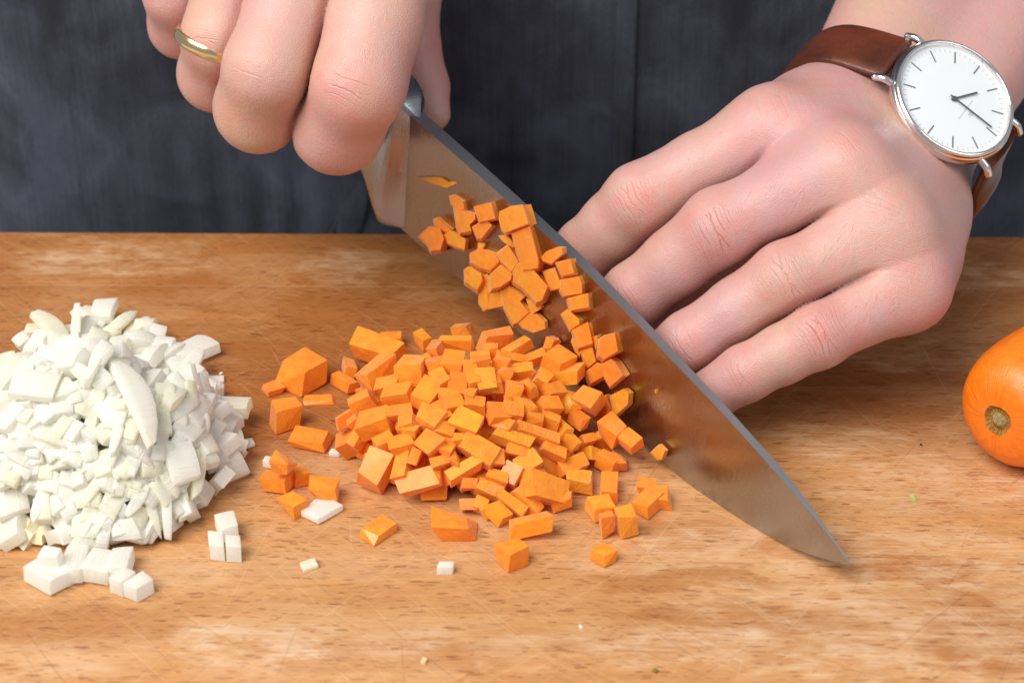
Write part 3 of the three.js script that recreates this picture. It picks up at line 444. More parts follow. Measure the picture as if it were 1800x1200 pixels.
  for (const sy of [-1, 1]) {
    const c = path(sy), n = 60, p = [], uv = [], ix = [], sec = [[-9.1, -0.7], [-9.1, 0.8], [-8.6, 1.5], [-6, 2], [0, 2.3], [6, 2], [8.6, 1.5], [9.1, 0.8], [9.1, -0.7], [-9.1, -0.7]];
    for (let i = 0; i <= n; i++) { const o = c.getPointAt(i / n), t = c.getTangentAt(i / n), out = V(0, t.z, -t.y).multiplyScalar(-sy).normalize(); const wd = 1 - 0.06 * smooth(0, 0.5, i / n), th = 1 - 0.3 * smooth(0, 0.5, i / n); sec.forEach(([x, h], j) => { const q2 = o.clone().addScaledVector(out, h * th / 1000); p.push(q2.x + x * wd / 1000, q2.y, q2.z); uv.push(i / n * 1.6 + 0.3 * sy, j / 9); }); }
    const m = sec.length; for (let i = 0; i < n; i++) for (let j = 0; j < m - 1; j++) { const a = i * m + j; const f = sy > 0; f ? ix.push(a, a + 1, a + m, a + 1, a + m + 1, a + m) : ix.push(a, a + m, a + 1, a + 1, a + m, a + m + 1); }
    for (let j = 1; j < m - 2; j++) ix.push(0, j, j + 1);
    const g = new THREE.BufferGeometry(); g.setAttribute('position', new THREE.Float32BufferAttribute(p, 3)); g.setAttribute('uv', new THREE.Float32BufferAttribute(uv, 2)); g.setIndex(ix); g.computeVertexNormals(); mesh('strap', g, leather, w);
  }
}
// ---------- ring ----------
{
  const f = RF.ring, c = J(377, 78, 0.607), ax = dir(-0.36, -0.88, -0.34);
  const pr = []; for (let i = 0; i <= 20; i++) { const a = i / 20 * Math.PI * 2; pr.push(new THREE.Vector2(0.0114 + 0.0009 * Math.cos(a), 0.0019 * Math.sin(a))); }
  const g = new THREE.LatheGeometry(pr, 96);
  const ring = mesh('finger_ring', g, std({ color: lin(0.83, 0.62, 0.32), metalness: 1, roughness: 0.2 }), scene); tag(ring, 'plain gold band on the ring finger of the hand holding the knife', 'ring');
  ring.position.copy(c); ring.quaternion.setFromUnitVectors(V(0, 1, 0), ax);
}

// ---------- carrots ----------
const carrotMap = texture(256, 256, (x, y) => { const k = clamp(0.5 + 0.6 * fbm2(x * 0.04, y * 0.04, 4) + 0.2 * n2d(x * 0.5, y * 0.22) + 0.15 * n2d(x * 0.9, y * 0.9)); return [mix(0.985, 1, k), mix(0.575, 0.695, k), mix(0.02, 0.1, k)]; }, { channels: 3, srgb: true });
const carrotBump = texture(256, 256, (x, y) => 0.5 + 0.3 * n2d(x * 0.28, y * 0.11) + 0.25 * n2d(x * 0.7, y * 0.7) + 0.2 * n2d(x * 0.06, y * 0.06), {});
const carrotRough = texture(256, 256, (x, y) => 0.82 + 0.14 * n2d(x * 0.03, y * 0.03) + 0.08 * n2d(x * 0.3, y * 0.3), {});
const carrotMats = [[1, 1, 1], [1, 0.93, 0.85], [1, 1.08, 1.1], [1, 1.22, 1.1], [0.98, 0.9, 0.8]].map(([r, g, b], i) => std({ map: carrotMap, color: lin(r, Math.min(1.3, g), b), bumpMap: carrotBump, bumpScale: 0.00011, roughness: 1, roughnessMap: carrotRough, vertexColors: true, specularIntensity: 1, transmission: 0.38, thickness: 0, clearcoat: 0.55, clearcoatRoughness: 0.2 }));
const wetCarrots = carrotMats.map((m) => { const w = m.clone(); w.bumpScale = 0.00024; w.clearcoat = 0.85; w.clearcoatRoughness = 0.13; return w; });
function boxUV(g, s = 1 / 0.02, seed = 0) { // each face by the plane it lies in, metres / 20 mm
  g = g.index ? g.toNonIndexed() : g; g.computeVertexNormals(); const p = g.attributes.position, n = g.attributes.normal, uv = new Float32Array(p.count * 2);
  for (let i = 0; i < p.count; i++) { const a = Math.abs(n.getX(i)), b = Math.abs(n.getY(i)), c = Math.abs(n.getZ(i)), q = a > b && a > c ? [p.getZ(i), p.getY(i)] : b > c ? [p.getX(i), p.getZ(i)] : [p.getX(i), p.getY(i)]; uv[i * 2] = q[0] * s + seed; uv[i * 2 + 1] = q[1] * s + seed * 0.7; }
  g.setAttribute('uv', new THREE.BufferAttribute(uv, 2));
  // each cut face has its own tint: nearer the core paler, nearer the skin redder
  const col = new Float32Array(p.count * 3), tint = new Map(); for (let i = 0; i < p.count; i += 3) { const k = [n.getX(i), n.getY(i), n.getZ(i)].map((q) => Math.round(q * 3)).join(); if (!tint.has(k)) tint.set(k, n2d(tint.size * 7.3 + seed * 13, seed * 5.1)); const t = tint.get(k); for (let j = 0; j < 3; j++) col.set([1, 1 + 0.1 * t, 1 + 0.2 * t], (i + j) * 3); }
  g.setAttribute('color', new THREE.BufferAttribute(col, 3)); return g;
}
function chunk(r, a, b, c, jit = 0.16, cut = 0.3) { // an uneven knife-cut block: jittered corners with small chamfers, sometimes a corner sliced off
  const C = []; for (const x of [-1, 1]) for (const y of [-1, 1]) for (const z of [-1, 1]) C.push(V(x * a / 2 * (1 - jit * r()), y * b / 2 * (1 - jit * r()), z * c / 2 * (1 - jit * r())));
  const sk = (r() - 0.5) * 0.9 * Math.min(a, c); for (const p of C) if (p.y > 0) { p.x += sk * 0.5; p.z += sk * 0.3 * (r() < 0.5 ? 1 : -1) * 0.5; }
  if (r() < cut) { const k = Math.floor(r() * 8); C[k].multiplyScalar(0.45 + 0.3 * r()); }
  const pts = [], e = Math.min(a, b, c) * 0.045; C.forEach((p, i) => { const x = i >> 2, y = i >> 1 & 1, z = i & 1; for (const m of [4, 2, 1]) { const q = C[i ^ m]; pts.push(p.clone().lerp(q, Math.min(0.3, e / p.distanceTo(q)))); } });
  return boxUV(new ConvexGeometry(pts), 50, r() * 7);
}
function prism(front, back, r) { // a slab between two outlines of the same number of corners
  const pts = [...front, ...back]; return boxUV(new ConvexGeometry(pts), 50, r() * 7);
}
function faceted(front, back, seed) { // the same for outlines that are not convex
  const n = front.length, o = front.reduce((s, p) => s.add(p), V()).multiplyScalar(1 / n), q = [...front, ...back].map((p) => p.clone());
  const ax = front[1].clone().sub(front[0]).normalize(), nz = front[0].clone().sub(back[0]), nn = ax.clone().cross(nz).normalize();
  const flat = front.map((p) => { const d = p.clone().sub(o); return new THREE.Vector2(d.dot(KL), d.dot(KV)); }), tri = THREE.ShapeUtils.triangulateShape(flat, []), ix = [];
  const area = THREE.ShapeUtils.area(flat);
  const outward = KL.clone().cross(KV).dot(KN) * area > 0;
  for (const [a, b, c] of tri) { const t = new THREE.Vector3().crossVectors(q[b].clone().sub(q[a]), q[c].clone().sub(q[a])); t.dot(KN) > 0 ? ix.push(a, b, c, n + a, n + c, n + b) : ix.push(a, c, b, n + a, n + b, n + c); }
  for (let i = 0; i < n; i++) { const j = (i + 1) % n; outward ? ix.push(i, n + i, j, j, n + i, n + j) : ix.push(i, j, n + i, j, n + j, n + i); }
  const g = new THREE.BufferGeometry(); g.setAttribute('position', new THREE.Float32BufferAttribute(q.flatMap((p) => p.toArray()), 3)); g.setIndex(ix); return boxUV(g, 50, seed);
}
const PILE = { c: at(815, 772), rx: 0.0395, rz: 0.036, h: 0.026 };
const pileH = (x, z) => { const d = ((x - PILE.c.x) / PILE.rx) ** 2 + ((z - PILE.c.z) / PILE.rz) ** 2; return PILE.h * Math.max(0, 1 - d) ** 0.8; };
function onPile(px, py, lift, heap) { // where the sight line meets the heap, the piece's middle raised by lift
  const s = sight(px, py); let lo = 0.42, hi = 0.75; for (let i = 0; i < 40; i++) { const m = (lo + hi) / 2, p = EYE.clone().addScaledVector(s, m); p.y - lift > heap(p.x, p.z) ? lo = m : hi = m; }
  return EYE.clone().addScaledVector(s, lo);
}
{
  const r = rng(21), PILE_LABEL = 'orange carrot die heaped among its likes in the middle pile', GROUP = 'carrot dice heaped against the knife';
  // x, y, width, height in photograph pixels, slant of the long side, tone, and what sets it apart
  const list = [
    [687, 597, 40, 28, 0, 1, 'low carrot block at the back of the pile, behind the large curved slice'], [665, 614, 98, 44, -22, 0, 'large curved carrot slice at the far left back of the pile'], [661, 655, 70, 50, 20, 0, 'wide slanted carrot block in front of the large curved slice'], [613, 647, 56, 24, -60, 0], [603, 671, 62, 28, -30, 1, 'flat carrot wedge lying at the outer left edge of the pile'],
    [725, 652, 52, 54, 62, 2], [745, 598, 32, 28, -45, 2], [765, 615, 64, 26, 60, 1], [803, 603, 62, 26, 0, 2, 'long carrot stick lying level at the back of the pile'], [815, 580, 36, 24, -10, 1, 'small carrot block topmost at the back of the pile, touching the blade reflection'],
    [795, 640, 36, 42, 80, 1], [828, 662, 28, 66, -75, 0], [775, 666, 58, 26, -52, 2], [637, 707, 46, 42, 5, 0], [695, 694, 62, 40, -5, 0], [683, 678, 50, 30, -5, 0], [748, 694, 46, 54, 60, 2], [752, 735, 60, 46, -30, 2], [792, 702, 46, 36, -60, 0], [815, 738, 60, 46, -30, 3, 'large pale orange carrot die standing on a corner at mid pile'],
    [662, 742, 64, 46, 0, 0, 'large carrot block at the left edge of the pile, right of a thin sliver'], [608, 736, 44, 12, 10, 1, 'thin pointed carrot sliver at the left edge of the pile'], [626, 742, 26, 20, 10, 1], [700, 727, 50, 26, 0, 4], [722, 744, 32, 32, 0, 4], [715, 758, 46, 20, -15, 2], [775, 722, 42, 26, -55, 1], [823, 690, 30, 22, -20, 1], [803, 680, 46, 34, 80, 4],
    [867, 600, 60, 42, 15, 1, 'glossy carrot block at the back of the pile against the blade'], [858, 618, 28, 26, 0, 1], [846, 628, 38, 24, 0, 2], [909, 612, 52, 22, 15, 0], [900, 633, 66, 20, 12, 2], [945, 627, 42, 22, 20, 1], [914, 651, 48, 26, 5, 2], [884, 657, 24, 24, 0, 0], [951, 667, 36, 36, 60, 3], [980, 638, 50, 44, 40, 0], [1005, 658, 48, 46, 40, 3], [970, 604, 22, 14, 25, 1],
    [900, 685, 32, 32, 0, 0], [931, 683, 36, 28, -30, 0], [872, 674, 34, 24, -60, 1], [854, 668, 52, 36, -75, 3, 'upright carrot stick near the top of the pile with a wet lower end'], [975, 686, 50, 25, 22, 2], [928, 712, 42, 36, 10, 2], [966, 713, 40, 36, 15, 0], [1003, 706, 40, 32, -40, 3], [1034, 702, 52, 44, -35, 0], [874, 726, 46, 40, -60, 1], [903, 725, 42, 36, -10, 4], [942, 738, 34, 26, 0, 0], [970, 739, 40, 26, -10, 0], [938, 760, 88, 26, -10, 0, 'longest carrot stick lying across the middle of the pile'], [993, 755, 38, 28, -60, 3], [896, 770, 76, 28, -10, 3, 'pale carrot stick in front of the longest stick in the pile'], [1000, 772, 50, 26, -25, 2], [1080, 757, 42, 38, -40, 1], [1108, 775, 40, 34, -40, 1, 'carrot wedge at the right end of the pile touching the cutting edge'], [1059, 771, 38, 26, 5, 3],
    [930, 811, 46, 40, 30, 3], [973, 793, 50, 32, -15, 2], [1036, 799, 30, 30, 0, 3], [1058, 779, 38, 26, 10, 1], [1068, 813, 44, 36, -20, 0], [1087, 808, 28, 42, 85, 1], [1000, 818, 62, 32, 25, 1], [1023, 848, 48, 44, 0, 3, 'square carrot die with a wet pitted top at the front right of the pile'], [1072, 858, 40, 60, 80, 0], [956, 860, 78, 48, -3, 0, 'broad carrot block at the front of the pile, right of two slanted sticks'], [985, 881, 46, 28, 0, 1], [925, 875, 64, 30, -40, 2, 'upper of two slanted carrot sticks at the front of the pile'], [902, 886, 62, 28, -36, 2, 'lower of two slanted carrot sticks at the front of the pile'], [876, 902, 40, 28, -30, 3], [855, 899, 26, 24, -45, 2], [931, 923, 78, 34, 0, 2, 'flat carrot slab with a straight front edge at the front of the pile'],
    [867, 860, 56, 36, -20, 3, 'carrot block with a bright wet highlight at the front of the pile'], [872, 840, 42, 26, -15, 1], [898, 832, 40, 42, 60, 4], [630, 770, 44, 34, 45, 0, 'carrot wedge at the left front edge of the pile, tapering to the lower left'], [676, 778, 40, 30, 20, 1], [658, 829, 62, 54, 62, 2, 'large leaning carrot block at the left front of the pile'], [706, 816, 36, 58, 80, 2, 'upright carrot block beside the large leaning block at the left front'], [742, 843, 80, 40, 12, 0, 'flat carrot strip with a pale end at the lower left front of the pile'], [814, 827, 68, 32, 22, 2, 'straight carrot stick rising to the right at the front of the pile'], [842, 791, 76, 48, -30, 2, 'largest carrot slab leaning at the front of the pile'], [754, 777, 46, 44, -40, 0], [784, 786, 38, 42, 60, 0], [710, 781, 46, 28, 10, 0], [730, 801, 24, 34, 60, 1], [774, 813, 42, 18, 15, 4], [798, 807, 24, 22, -30, 1], [824, 886, 32, 24, 0, 1], [848, 890, 26, 22, -20, 2], [816, 771, 50, 22, 10, 0], [824, 851, 28, 26, 0, 1], [888, 748, 40, 30, -20, 4], [838, 712, 40, 30, 0, 1], [780, 756, 40, 26, -10, 0], [910, 790, 44, 30, -10, 1], [948, 832, 42, 30, 10, 1], [870, 806, 40, 32, 0, 4], [1018, 738, 36, 28, -20, 4], [1030, 775, 30, 24, 20, 1], [840, 640, 36, 30, 10, 4], [880, 640, 34, 26, -10, 1], [770, 640, 40, 30, 0, 4], [745, 640, 34, 26, 20, 4],
  ];
  for (const [px, py, w, h, ang, tone, label] of list) {
    const lift0 = 0.0015, p0 = onPile(px, py, lift0, pileH), d = p0.distanceTo(EYE), mm = d / FPX, a = w * mm, b = h * mm;
    const lng = Math.max(a, b), sh = Math.min(a, b), tall = b > a, A = THREE.MathUtils.degToRad(tall ? ang : ang);
    // a frame that lies on the slope and shows its long side at the photograph's slant
    const g = 0.0015, nx = (pileH(p0.x - g, p0.z) - pileH(p0.x + g, p0.z)) / (2 * g), nz = (pileH(p0.x, p0.z - g) - pileH(p0.x, p0.z + g)) / (2 * g);
    const N = V(nx * 0.55 + (r() - 0.5) * 0.75, 1, nz * 0.5 + 0.1 + (r() - 0.5) * 0.75).normalize();
    const ca = Math.cos(A), sa = Math.sin(A) / (N.dot(B3) * 0.9 + 0.1);
    const up = N.clone().cross(R3).negate(); if (up.dot(U3) < 0) up.negate();
    const L = R3.clone().multiplyScalar(ca).addScaledVector(up, sa); L.addScaledVector(N, -L.dot(N)).normalize();
    const W = N.clone().cross(L), long = tall && Math.abs(ang) > 45 ? b : a, across = tall && Math.abs(ang) > 45 ? a : b;
    const thick = clamp(across * mix(0.62, 1.0, r()), 0.004, 0.0095), depth = clamp(across * mix(0.75, 1.05, r()), 0.003, 0.012);
    let geo = chunk(r, long * 1.04, thick, depth * 1.06, 0.3, 0.3);
    const m = mesh('carrot_die', geo, (/wet|glossy/.test(label) || r() < 0.16 ? wetCarrots : carrotMats)[tone]); tag(m, label ?? PILE_LABEL, 'carrot die', label ? undefined : GROUP);
    m.quaternion.setFromRotationMatrix(new THREE.Matrix4().makeBasis(L, N, L.clone().cross(N)));
    m.position.copy(p0);
    geo.computeBoundingBox(); m.updateMatrix(); // keep clear of the board and of the blade
    const v = V(), pos = geo.attributes.position; let low = 1, near = -1; for (let i = 0; i < pos.count; i++) { v.fromBufferAttribute(pos, i).applyMatrix4(m.matrix); low = Math.min(low, v.y); near = Math.max(near, 0.0032 - v.clone().sub(HEEL).dot(KN)); }
    if (near > 0 && near < 0.03) { const s = sight(px, py); m.position.addScaledVector(s, -near / Math.max(0.35, -s.dot(KN))); }
    if (low < 0.0001) { const s = sight(px, py); m.position.addScaledVector(s, (0.0002 - low) / s.y); }
  }
  // the dice under the visible ones, seen only as dark gaps
  const fill = [], rf = rng(4); for (let i = 0; i < 190; i++) { const a = rf() * 6.283, q = Math.sqrt(rf()) * 0.9, x = PILE.c.x + Math.cos(a) * q * PILE.rx, z = PILE.c.z + Math.sin(a) * q * PILE.rz, hh = pileH(x, z) - 0.0075; if (hh < 0.0035 || V(x, 0.01, z).sub(HEEL).dot(KN) < 0.009) continue; const g = chunk(rf, 0.008, 0.0065, 0.0075); g.rotateX((rf() - 0.5) * 1.2); g.rotateY(rf() * 6); g.translate(x, mix(0.0042, hh, rf()), z); fill.push(g); }
  tag(mesh('carrot_filling', mergeGeometries(fill), carrotMats[4]), 'mass of carrot dice hidden inside the middle pile', 'carrot dice', null, 'stuff');
  // loose pieces lying on the board: x, y, width, height, slant, tone, label, thickness share
  const loose = [
    [527, 653, 66, 48, 34, 0, 'big loose carrot cube at the far left, between onion and carrot piles', 0.88], [476, 682, 40, 24, -40, 1, 'small carrot chip left of the big loose cube', 0.4], [499, 728, 52, 40, 82, 1, 'flat upright carrot chunk below the big loose cube', 0.75], [561, 703, 58, 18, 0, 1, 'thin ragged carrot shred between the loose chunks and the pile', 0.16], [548, 773, 78, 38, -10, 0, 'flat carrot wedge pointing right, below the carrot shred', 0.35],
    [497, 813, 40, 28, -10, 0, 'upper carrot die of the stacked group of three near the onion', 0.7, 0.0072], [489, 847, 54, 30, -8, 0, 'lower left carrot die of the stacked group of three', 0.65], [527, 834, 34, 28, 10, 1, 'right carrot die of the stacked group of three', 0.9], [516, 886, 42, 32, 28, 2, 'carrot die left of the white onion chip, in front of the group of three', 0.75], [571, 862, 54, 32, 0, 2, 'carrot cube touching the white onion chip', 0.75],
    [664, 933, 62, 30, 30, 2, 'loose carrot wedge lying alone in front of the pile, left', 0.4], [806, 921, 80, 42, 0, 1, 'wide trapezoid carrot piece at the front left of the pile', 0.55], [899, 975, 54, 34, 84, 2, 'tall carrot block standing alone nearest to the viewer', 0.95], [1063, 976, 36, 26, 25, 2, 'small loose carrot die alone at the front right', 0.8],
    [1053, 893, 44, 34, 10, 3, 'carrot die with a pale striped top at the front right', 0.75], [1071, 922, 32, 38, 80, 1, 'carrot die wedged between the striped die and the wet die', 0.9], [1104, 917, 40, 40, 80, 3, 'carrot die with shining wet front at the front right', 0.9], [1138, 885, 64, 28, 42, 0, 'long carrot block slanting up at the right, near the blade', 0.7], [1138, 858, 40, 22, -5, 1, 'carrot die behind the slanting block at the right', 0.8], [1168, 874, 32, 30, 0, 0, 'rightmost loose carrot die, beside the slanting block', 0.9],
    [128, 1219, 60, 30, 5, 0, 'carrot end just showing at the bottom edge, left', 0.5],
  ];
  for (const [px, py, w, h, ang, tone, label, th, y0 = 0] of loose) {
    const q = at(px, py, 0.004), mm = q.distanceTo(EYE) / FPX, A = THREE.MathUtils.degToRad(ang), f = 0.53, a = w * mm, b = h * mm / (f + 0.1), t = Math.max(0.0012, Math.min(a, b, 0.0125) * th);
    const c = at(px, py, y0 + t / 2), upright = ang > 75;
    const g = upright ? chunk(r, a * 0.95, h * mm * 1.35, a * 0.8, 0.3, 0.4) : chunk(r, a, t, clamp(b * 0.95, 0.003, 0.013), 0.34, 0.5);
    const m = mesh('carrot_die', g, (/wet/.test(label) || r() < 0.16 ? wetCarrots : carrotMats)[tone]); tag(m, label, 'carrot die');
    m.position.copy(upright ? at(px, py, h * mm * 0.65) : c); m.rotation.y = upright ? (ang - 78) * 0.11 : Math.atan2(Math.sin(A) / f, Math.cos(A));
    g.computeBoundingBox(); m.position.y = Math.max(m.position.y, y0 - g.boundingBox.min.y + 0.0001); if (!y0) m.position.y = -g.boundingBox.min.y + 0.0001;
  }
}
{ // pieces stuck to the blade: outlines on the steel, thickness in mm
  const Z = (s, x0, y0) => ([x, y]) => [x0 + x / s, y0 + y / s], A = Z(4, 720, 300), B = Z(5.714, 830, 570), C = Z(4.137, 850, 730), r = rng(99);
  const G = 'carrot pieces clinging to the middle of the blade', GR = 'carrot dice in the row below the spine of the blade';
  const list = [
    [A, 1, 3, 'thin carrot shaving clinging alone near the bolster', [60, 50, 130, 45, 220, 50, 265, 80, 315, 75, 325, 90, 260, 120, 180, 95]],
    [A, 3, 1, 'carrot sliver above the pale wedge on the upper blade', [280, 180, 310, 170, 380, 215, 390, 280, 320, 270, 290, 235]], [A, 4.5, 2, 'carrot wedge with a pale wet face on the upper blade', [310, 265, 400, 290, 460, 310, 465, 345, 420, 390, 435, 440, 350, 455, 330, 400]], [A, 5.5, 1, 'square carrot die high on the blade, below the shaving', [455, 255, 580, 225, 612, 345, 490, 372]], [A, 4, 1, 'pointed carrot die just under the square one on the blade', [440, 405, 495, 372, 550, 362, 585, 395, 510, 490, 480, 490]], [A, 3, 1, 'narrow carrot sliver nearest the heel of the blade', [165, 345, 195, 330, 290, 415, 255, 440, 175, 385]], [A, 6, 1, 'lowest left carrot chunk near the heel of the blade', [62, 468, 140, 398, 215, 415, 245, 490, 220, 575, 150, 582, 130, 535]], [A, 4, 2, 'flat carrot chip right of the chunk near the heel', [232, 465, 280, 425, 390, 490, 382, 565, 320, 545, 265, 520]],
    [A, 1.5, 3, 'thin yellow flap beside the long carrot block on the blade', [625, 460, 690, 455, 740, 520, 730, 545, 660, 500]], [A, 7, 1, 'long carrot block hanging on the blade below the big die', [720, 450, 850, 398, 890, 560, 915, 660, 905, 700, 800, 715, 760, 600]], [A, 9, 2, 'big carrot die with a wet side topmost at the spine', [640, 300, 720, 262, 805, 250, 845, 385, 680, 450, 650, 420, 635, 350]],
    [A, 2, 2, null, [490, 760, 550, 730, 570, 860, 545, 975, 520, 985, 485, 930]], [A, 4, 2, null, [428, 590, 500, 555, 600, 590, 640, 650, 570, 720, 500, 700, 430, 660]], [A, 5, 0, null, [600, 590, 690, 525, 765, 640, 710, 725, 640, 650]], [A, 5, 3, null, [385, 700, 420, 680, 510, 735, 520, 790, 480, 865, 388, 800]], [A, 2, 2, null, [545, 860, 620, 845, 665, 900, 660, 950, 550, 975]], [A, 6, 2, null, [555, 745, 635, 670, 715, 735, 710, 780, 630, 835, 565, 855]], [A, 2.5, 2, 'ragged flat carrot flake low on the blade', [630, 850, 700, 800, 810, 885, 780, 915, 845, 1000, 760, 1080, 725, 1095, 660, 965]], [A, 2, 2, 'lowest carrot flake on the middle of the blade', [765, 1075, 840, 1005, 900, 1010, 950, 1060, 955, 1110, 870, 1140, 800, 1110]], [A, 2, 3, null, [820, 900, 930, 950, 920, 970, 860, 1010]], [A, 6, 2, 'large slanted carrot block with a yellow end on the blade', [720, 720, 760, 655, 870, 715, 970, 830, 930, 930, 885, 950, 800, 850, 725, 800]],
    [A, 4, 0, 'topmost small carrot die in the row below the spine', [925, 610, 965, 570, 1040, 540, 1075, 545, 1078, 590, 1000, 660, 940, 640]], [A, 3, 2, null, [935, 710, 1025, 685, 1070, 800, 1055, 830, 990, 845]], [A, 5, 0, null, [1025, 650, 1135, 625, 1165, 735, 1075, 755]], [A, 5, 0, null, [1060, 770, 1190, 745, 1210, 800, 1210, 870, 1080, 890, 1055, 850]], [A, 5, 0, null, [1105, 905, 1255, 868, 1265, 975, 1130, 1000]], [A, 4, 3, null, [1065, 1015, 1110, 980, 1195, 1055, 1195, 1090, 1130, 1135]],
    [B, 2, 3, null, [995, 180, 1010, 130, 1050, 200, 1100, 250, 1080, 330, 1030, 270]], [B, 5, 0, null, [1000, 80, 1155, 0, 1205, 215, 1060, 265]], [B, 3, 3, null, [1085, 260, 1210, 230, 1245, 370, 1160, 440, 1120, 390]], [B, 3, 2, null, [1195, 130, 1255, 112, 1265, 160, 1245, 260]], [B, 7, 1, 'large carrot die farthest right in the row on the blade', [1265, 160, 1330, 115, 1425, 98, 1460, 285, 1310, 375, 1250, 330]], [B, 6, 1, null, [1135, 490, 1250, 400, 1310, 420, 1325, 545, 1180, 630, 1150, 570]], [B, 7, 1, 'carrot die with a torn top lowest in the row on the blade', [1310, 400, 1400, 350, 1450, 390, 1530, 520, 1390, 640, 1330, 540]], [B, 6, 3, 'yellow edged carrot die clinging low on the blade', [1390, 720, 1520, 655, 1570, 700, 1560, 820, 1440, 930, 1395, 880]], [B, 5, 1, null, [1250, 800, 1340, 715, 1390, 850, 1390, 920, 1290, 1010, 1215, 920]], [B, 3, 1, null, [735, 205, 830, 140, 860, 190, 755, 275]],
    [C, 3, 3, 'tiny pale carrot bit alone at the cutting edge, right', [1215, 270, 1275, 215, 1320, 260, 1300, 320, 1265, 325]], [C, 0.8, 3, 'small carrot crumb alone on the lower blade', [1245, -185, 1255, -190, 1258, -165, 1250, -160]], [A, 0.8, 3, null, [480, 505, 530, 510, 520, 540, 480, 555]],
  ];
  for (const [f, t, tone, label, flat] of list) {
    const px = []; for (let i = 0; i < flat.length; i += 2) px.push(f([flat[i], flat[i + 1]]));
    const T = t * 0.6 / 1000, cx = px.reduce((s, p) => s + p[0], 0) / px.length, cy = px.reduce((s, p) => s + p[1], 0) / px.length, front = [], back = [], jx = (r() - 0.5) * 5, jy = -1 - r() * 4, sc = 1.08, k = t > 2 ? 0.9 + 0.1 * r() : 0.99;
    px.forEach(([x, y]) => { front.push(onBlade(cx + (x - cx) * k + jx * (t > 3), cy + (y - cy) * k + jy * (t > 3), 0.002 + T)); back.push(onBlade(cx + (x - cx) * sc, cy + (y - cy) * sc, 0.0018 + 0.35 * T)); });
    const o = back.reduce((s, p) => s.add(p), V()).multiplyScalar(1 / back.length), foot = back.map((p) => { const d = toUV(p); return p.clone().addScaledVector(KN, -(d[2] - 0.0012)).lerp(o.clone().addScaledVector(KN, -(toUV(o)[2] - 0.0012)), 0.06); });
    const loc = (q) => q.clone().sub(o), g1 = faceted(front.map(loc), back.map(loc), r() * 5), g2 = faceted(back.map(loc), foot.map(loc), r() * 5);
    const m = mesh('carrot_die', mergeGeometries([g1, g2]), carrotMats[tone]); m.position.copy(o);
    const row = f === B || flat[0] > 900; tag(m, label ?? (row ? 'carrot die clinging to the blade in the row below the spine' : 'carrot piece clinging to the middle of the blade in a cluster'), 'carrot die', label ? undefined : row ? GR : G);
  }
}
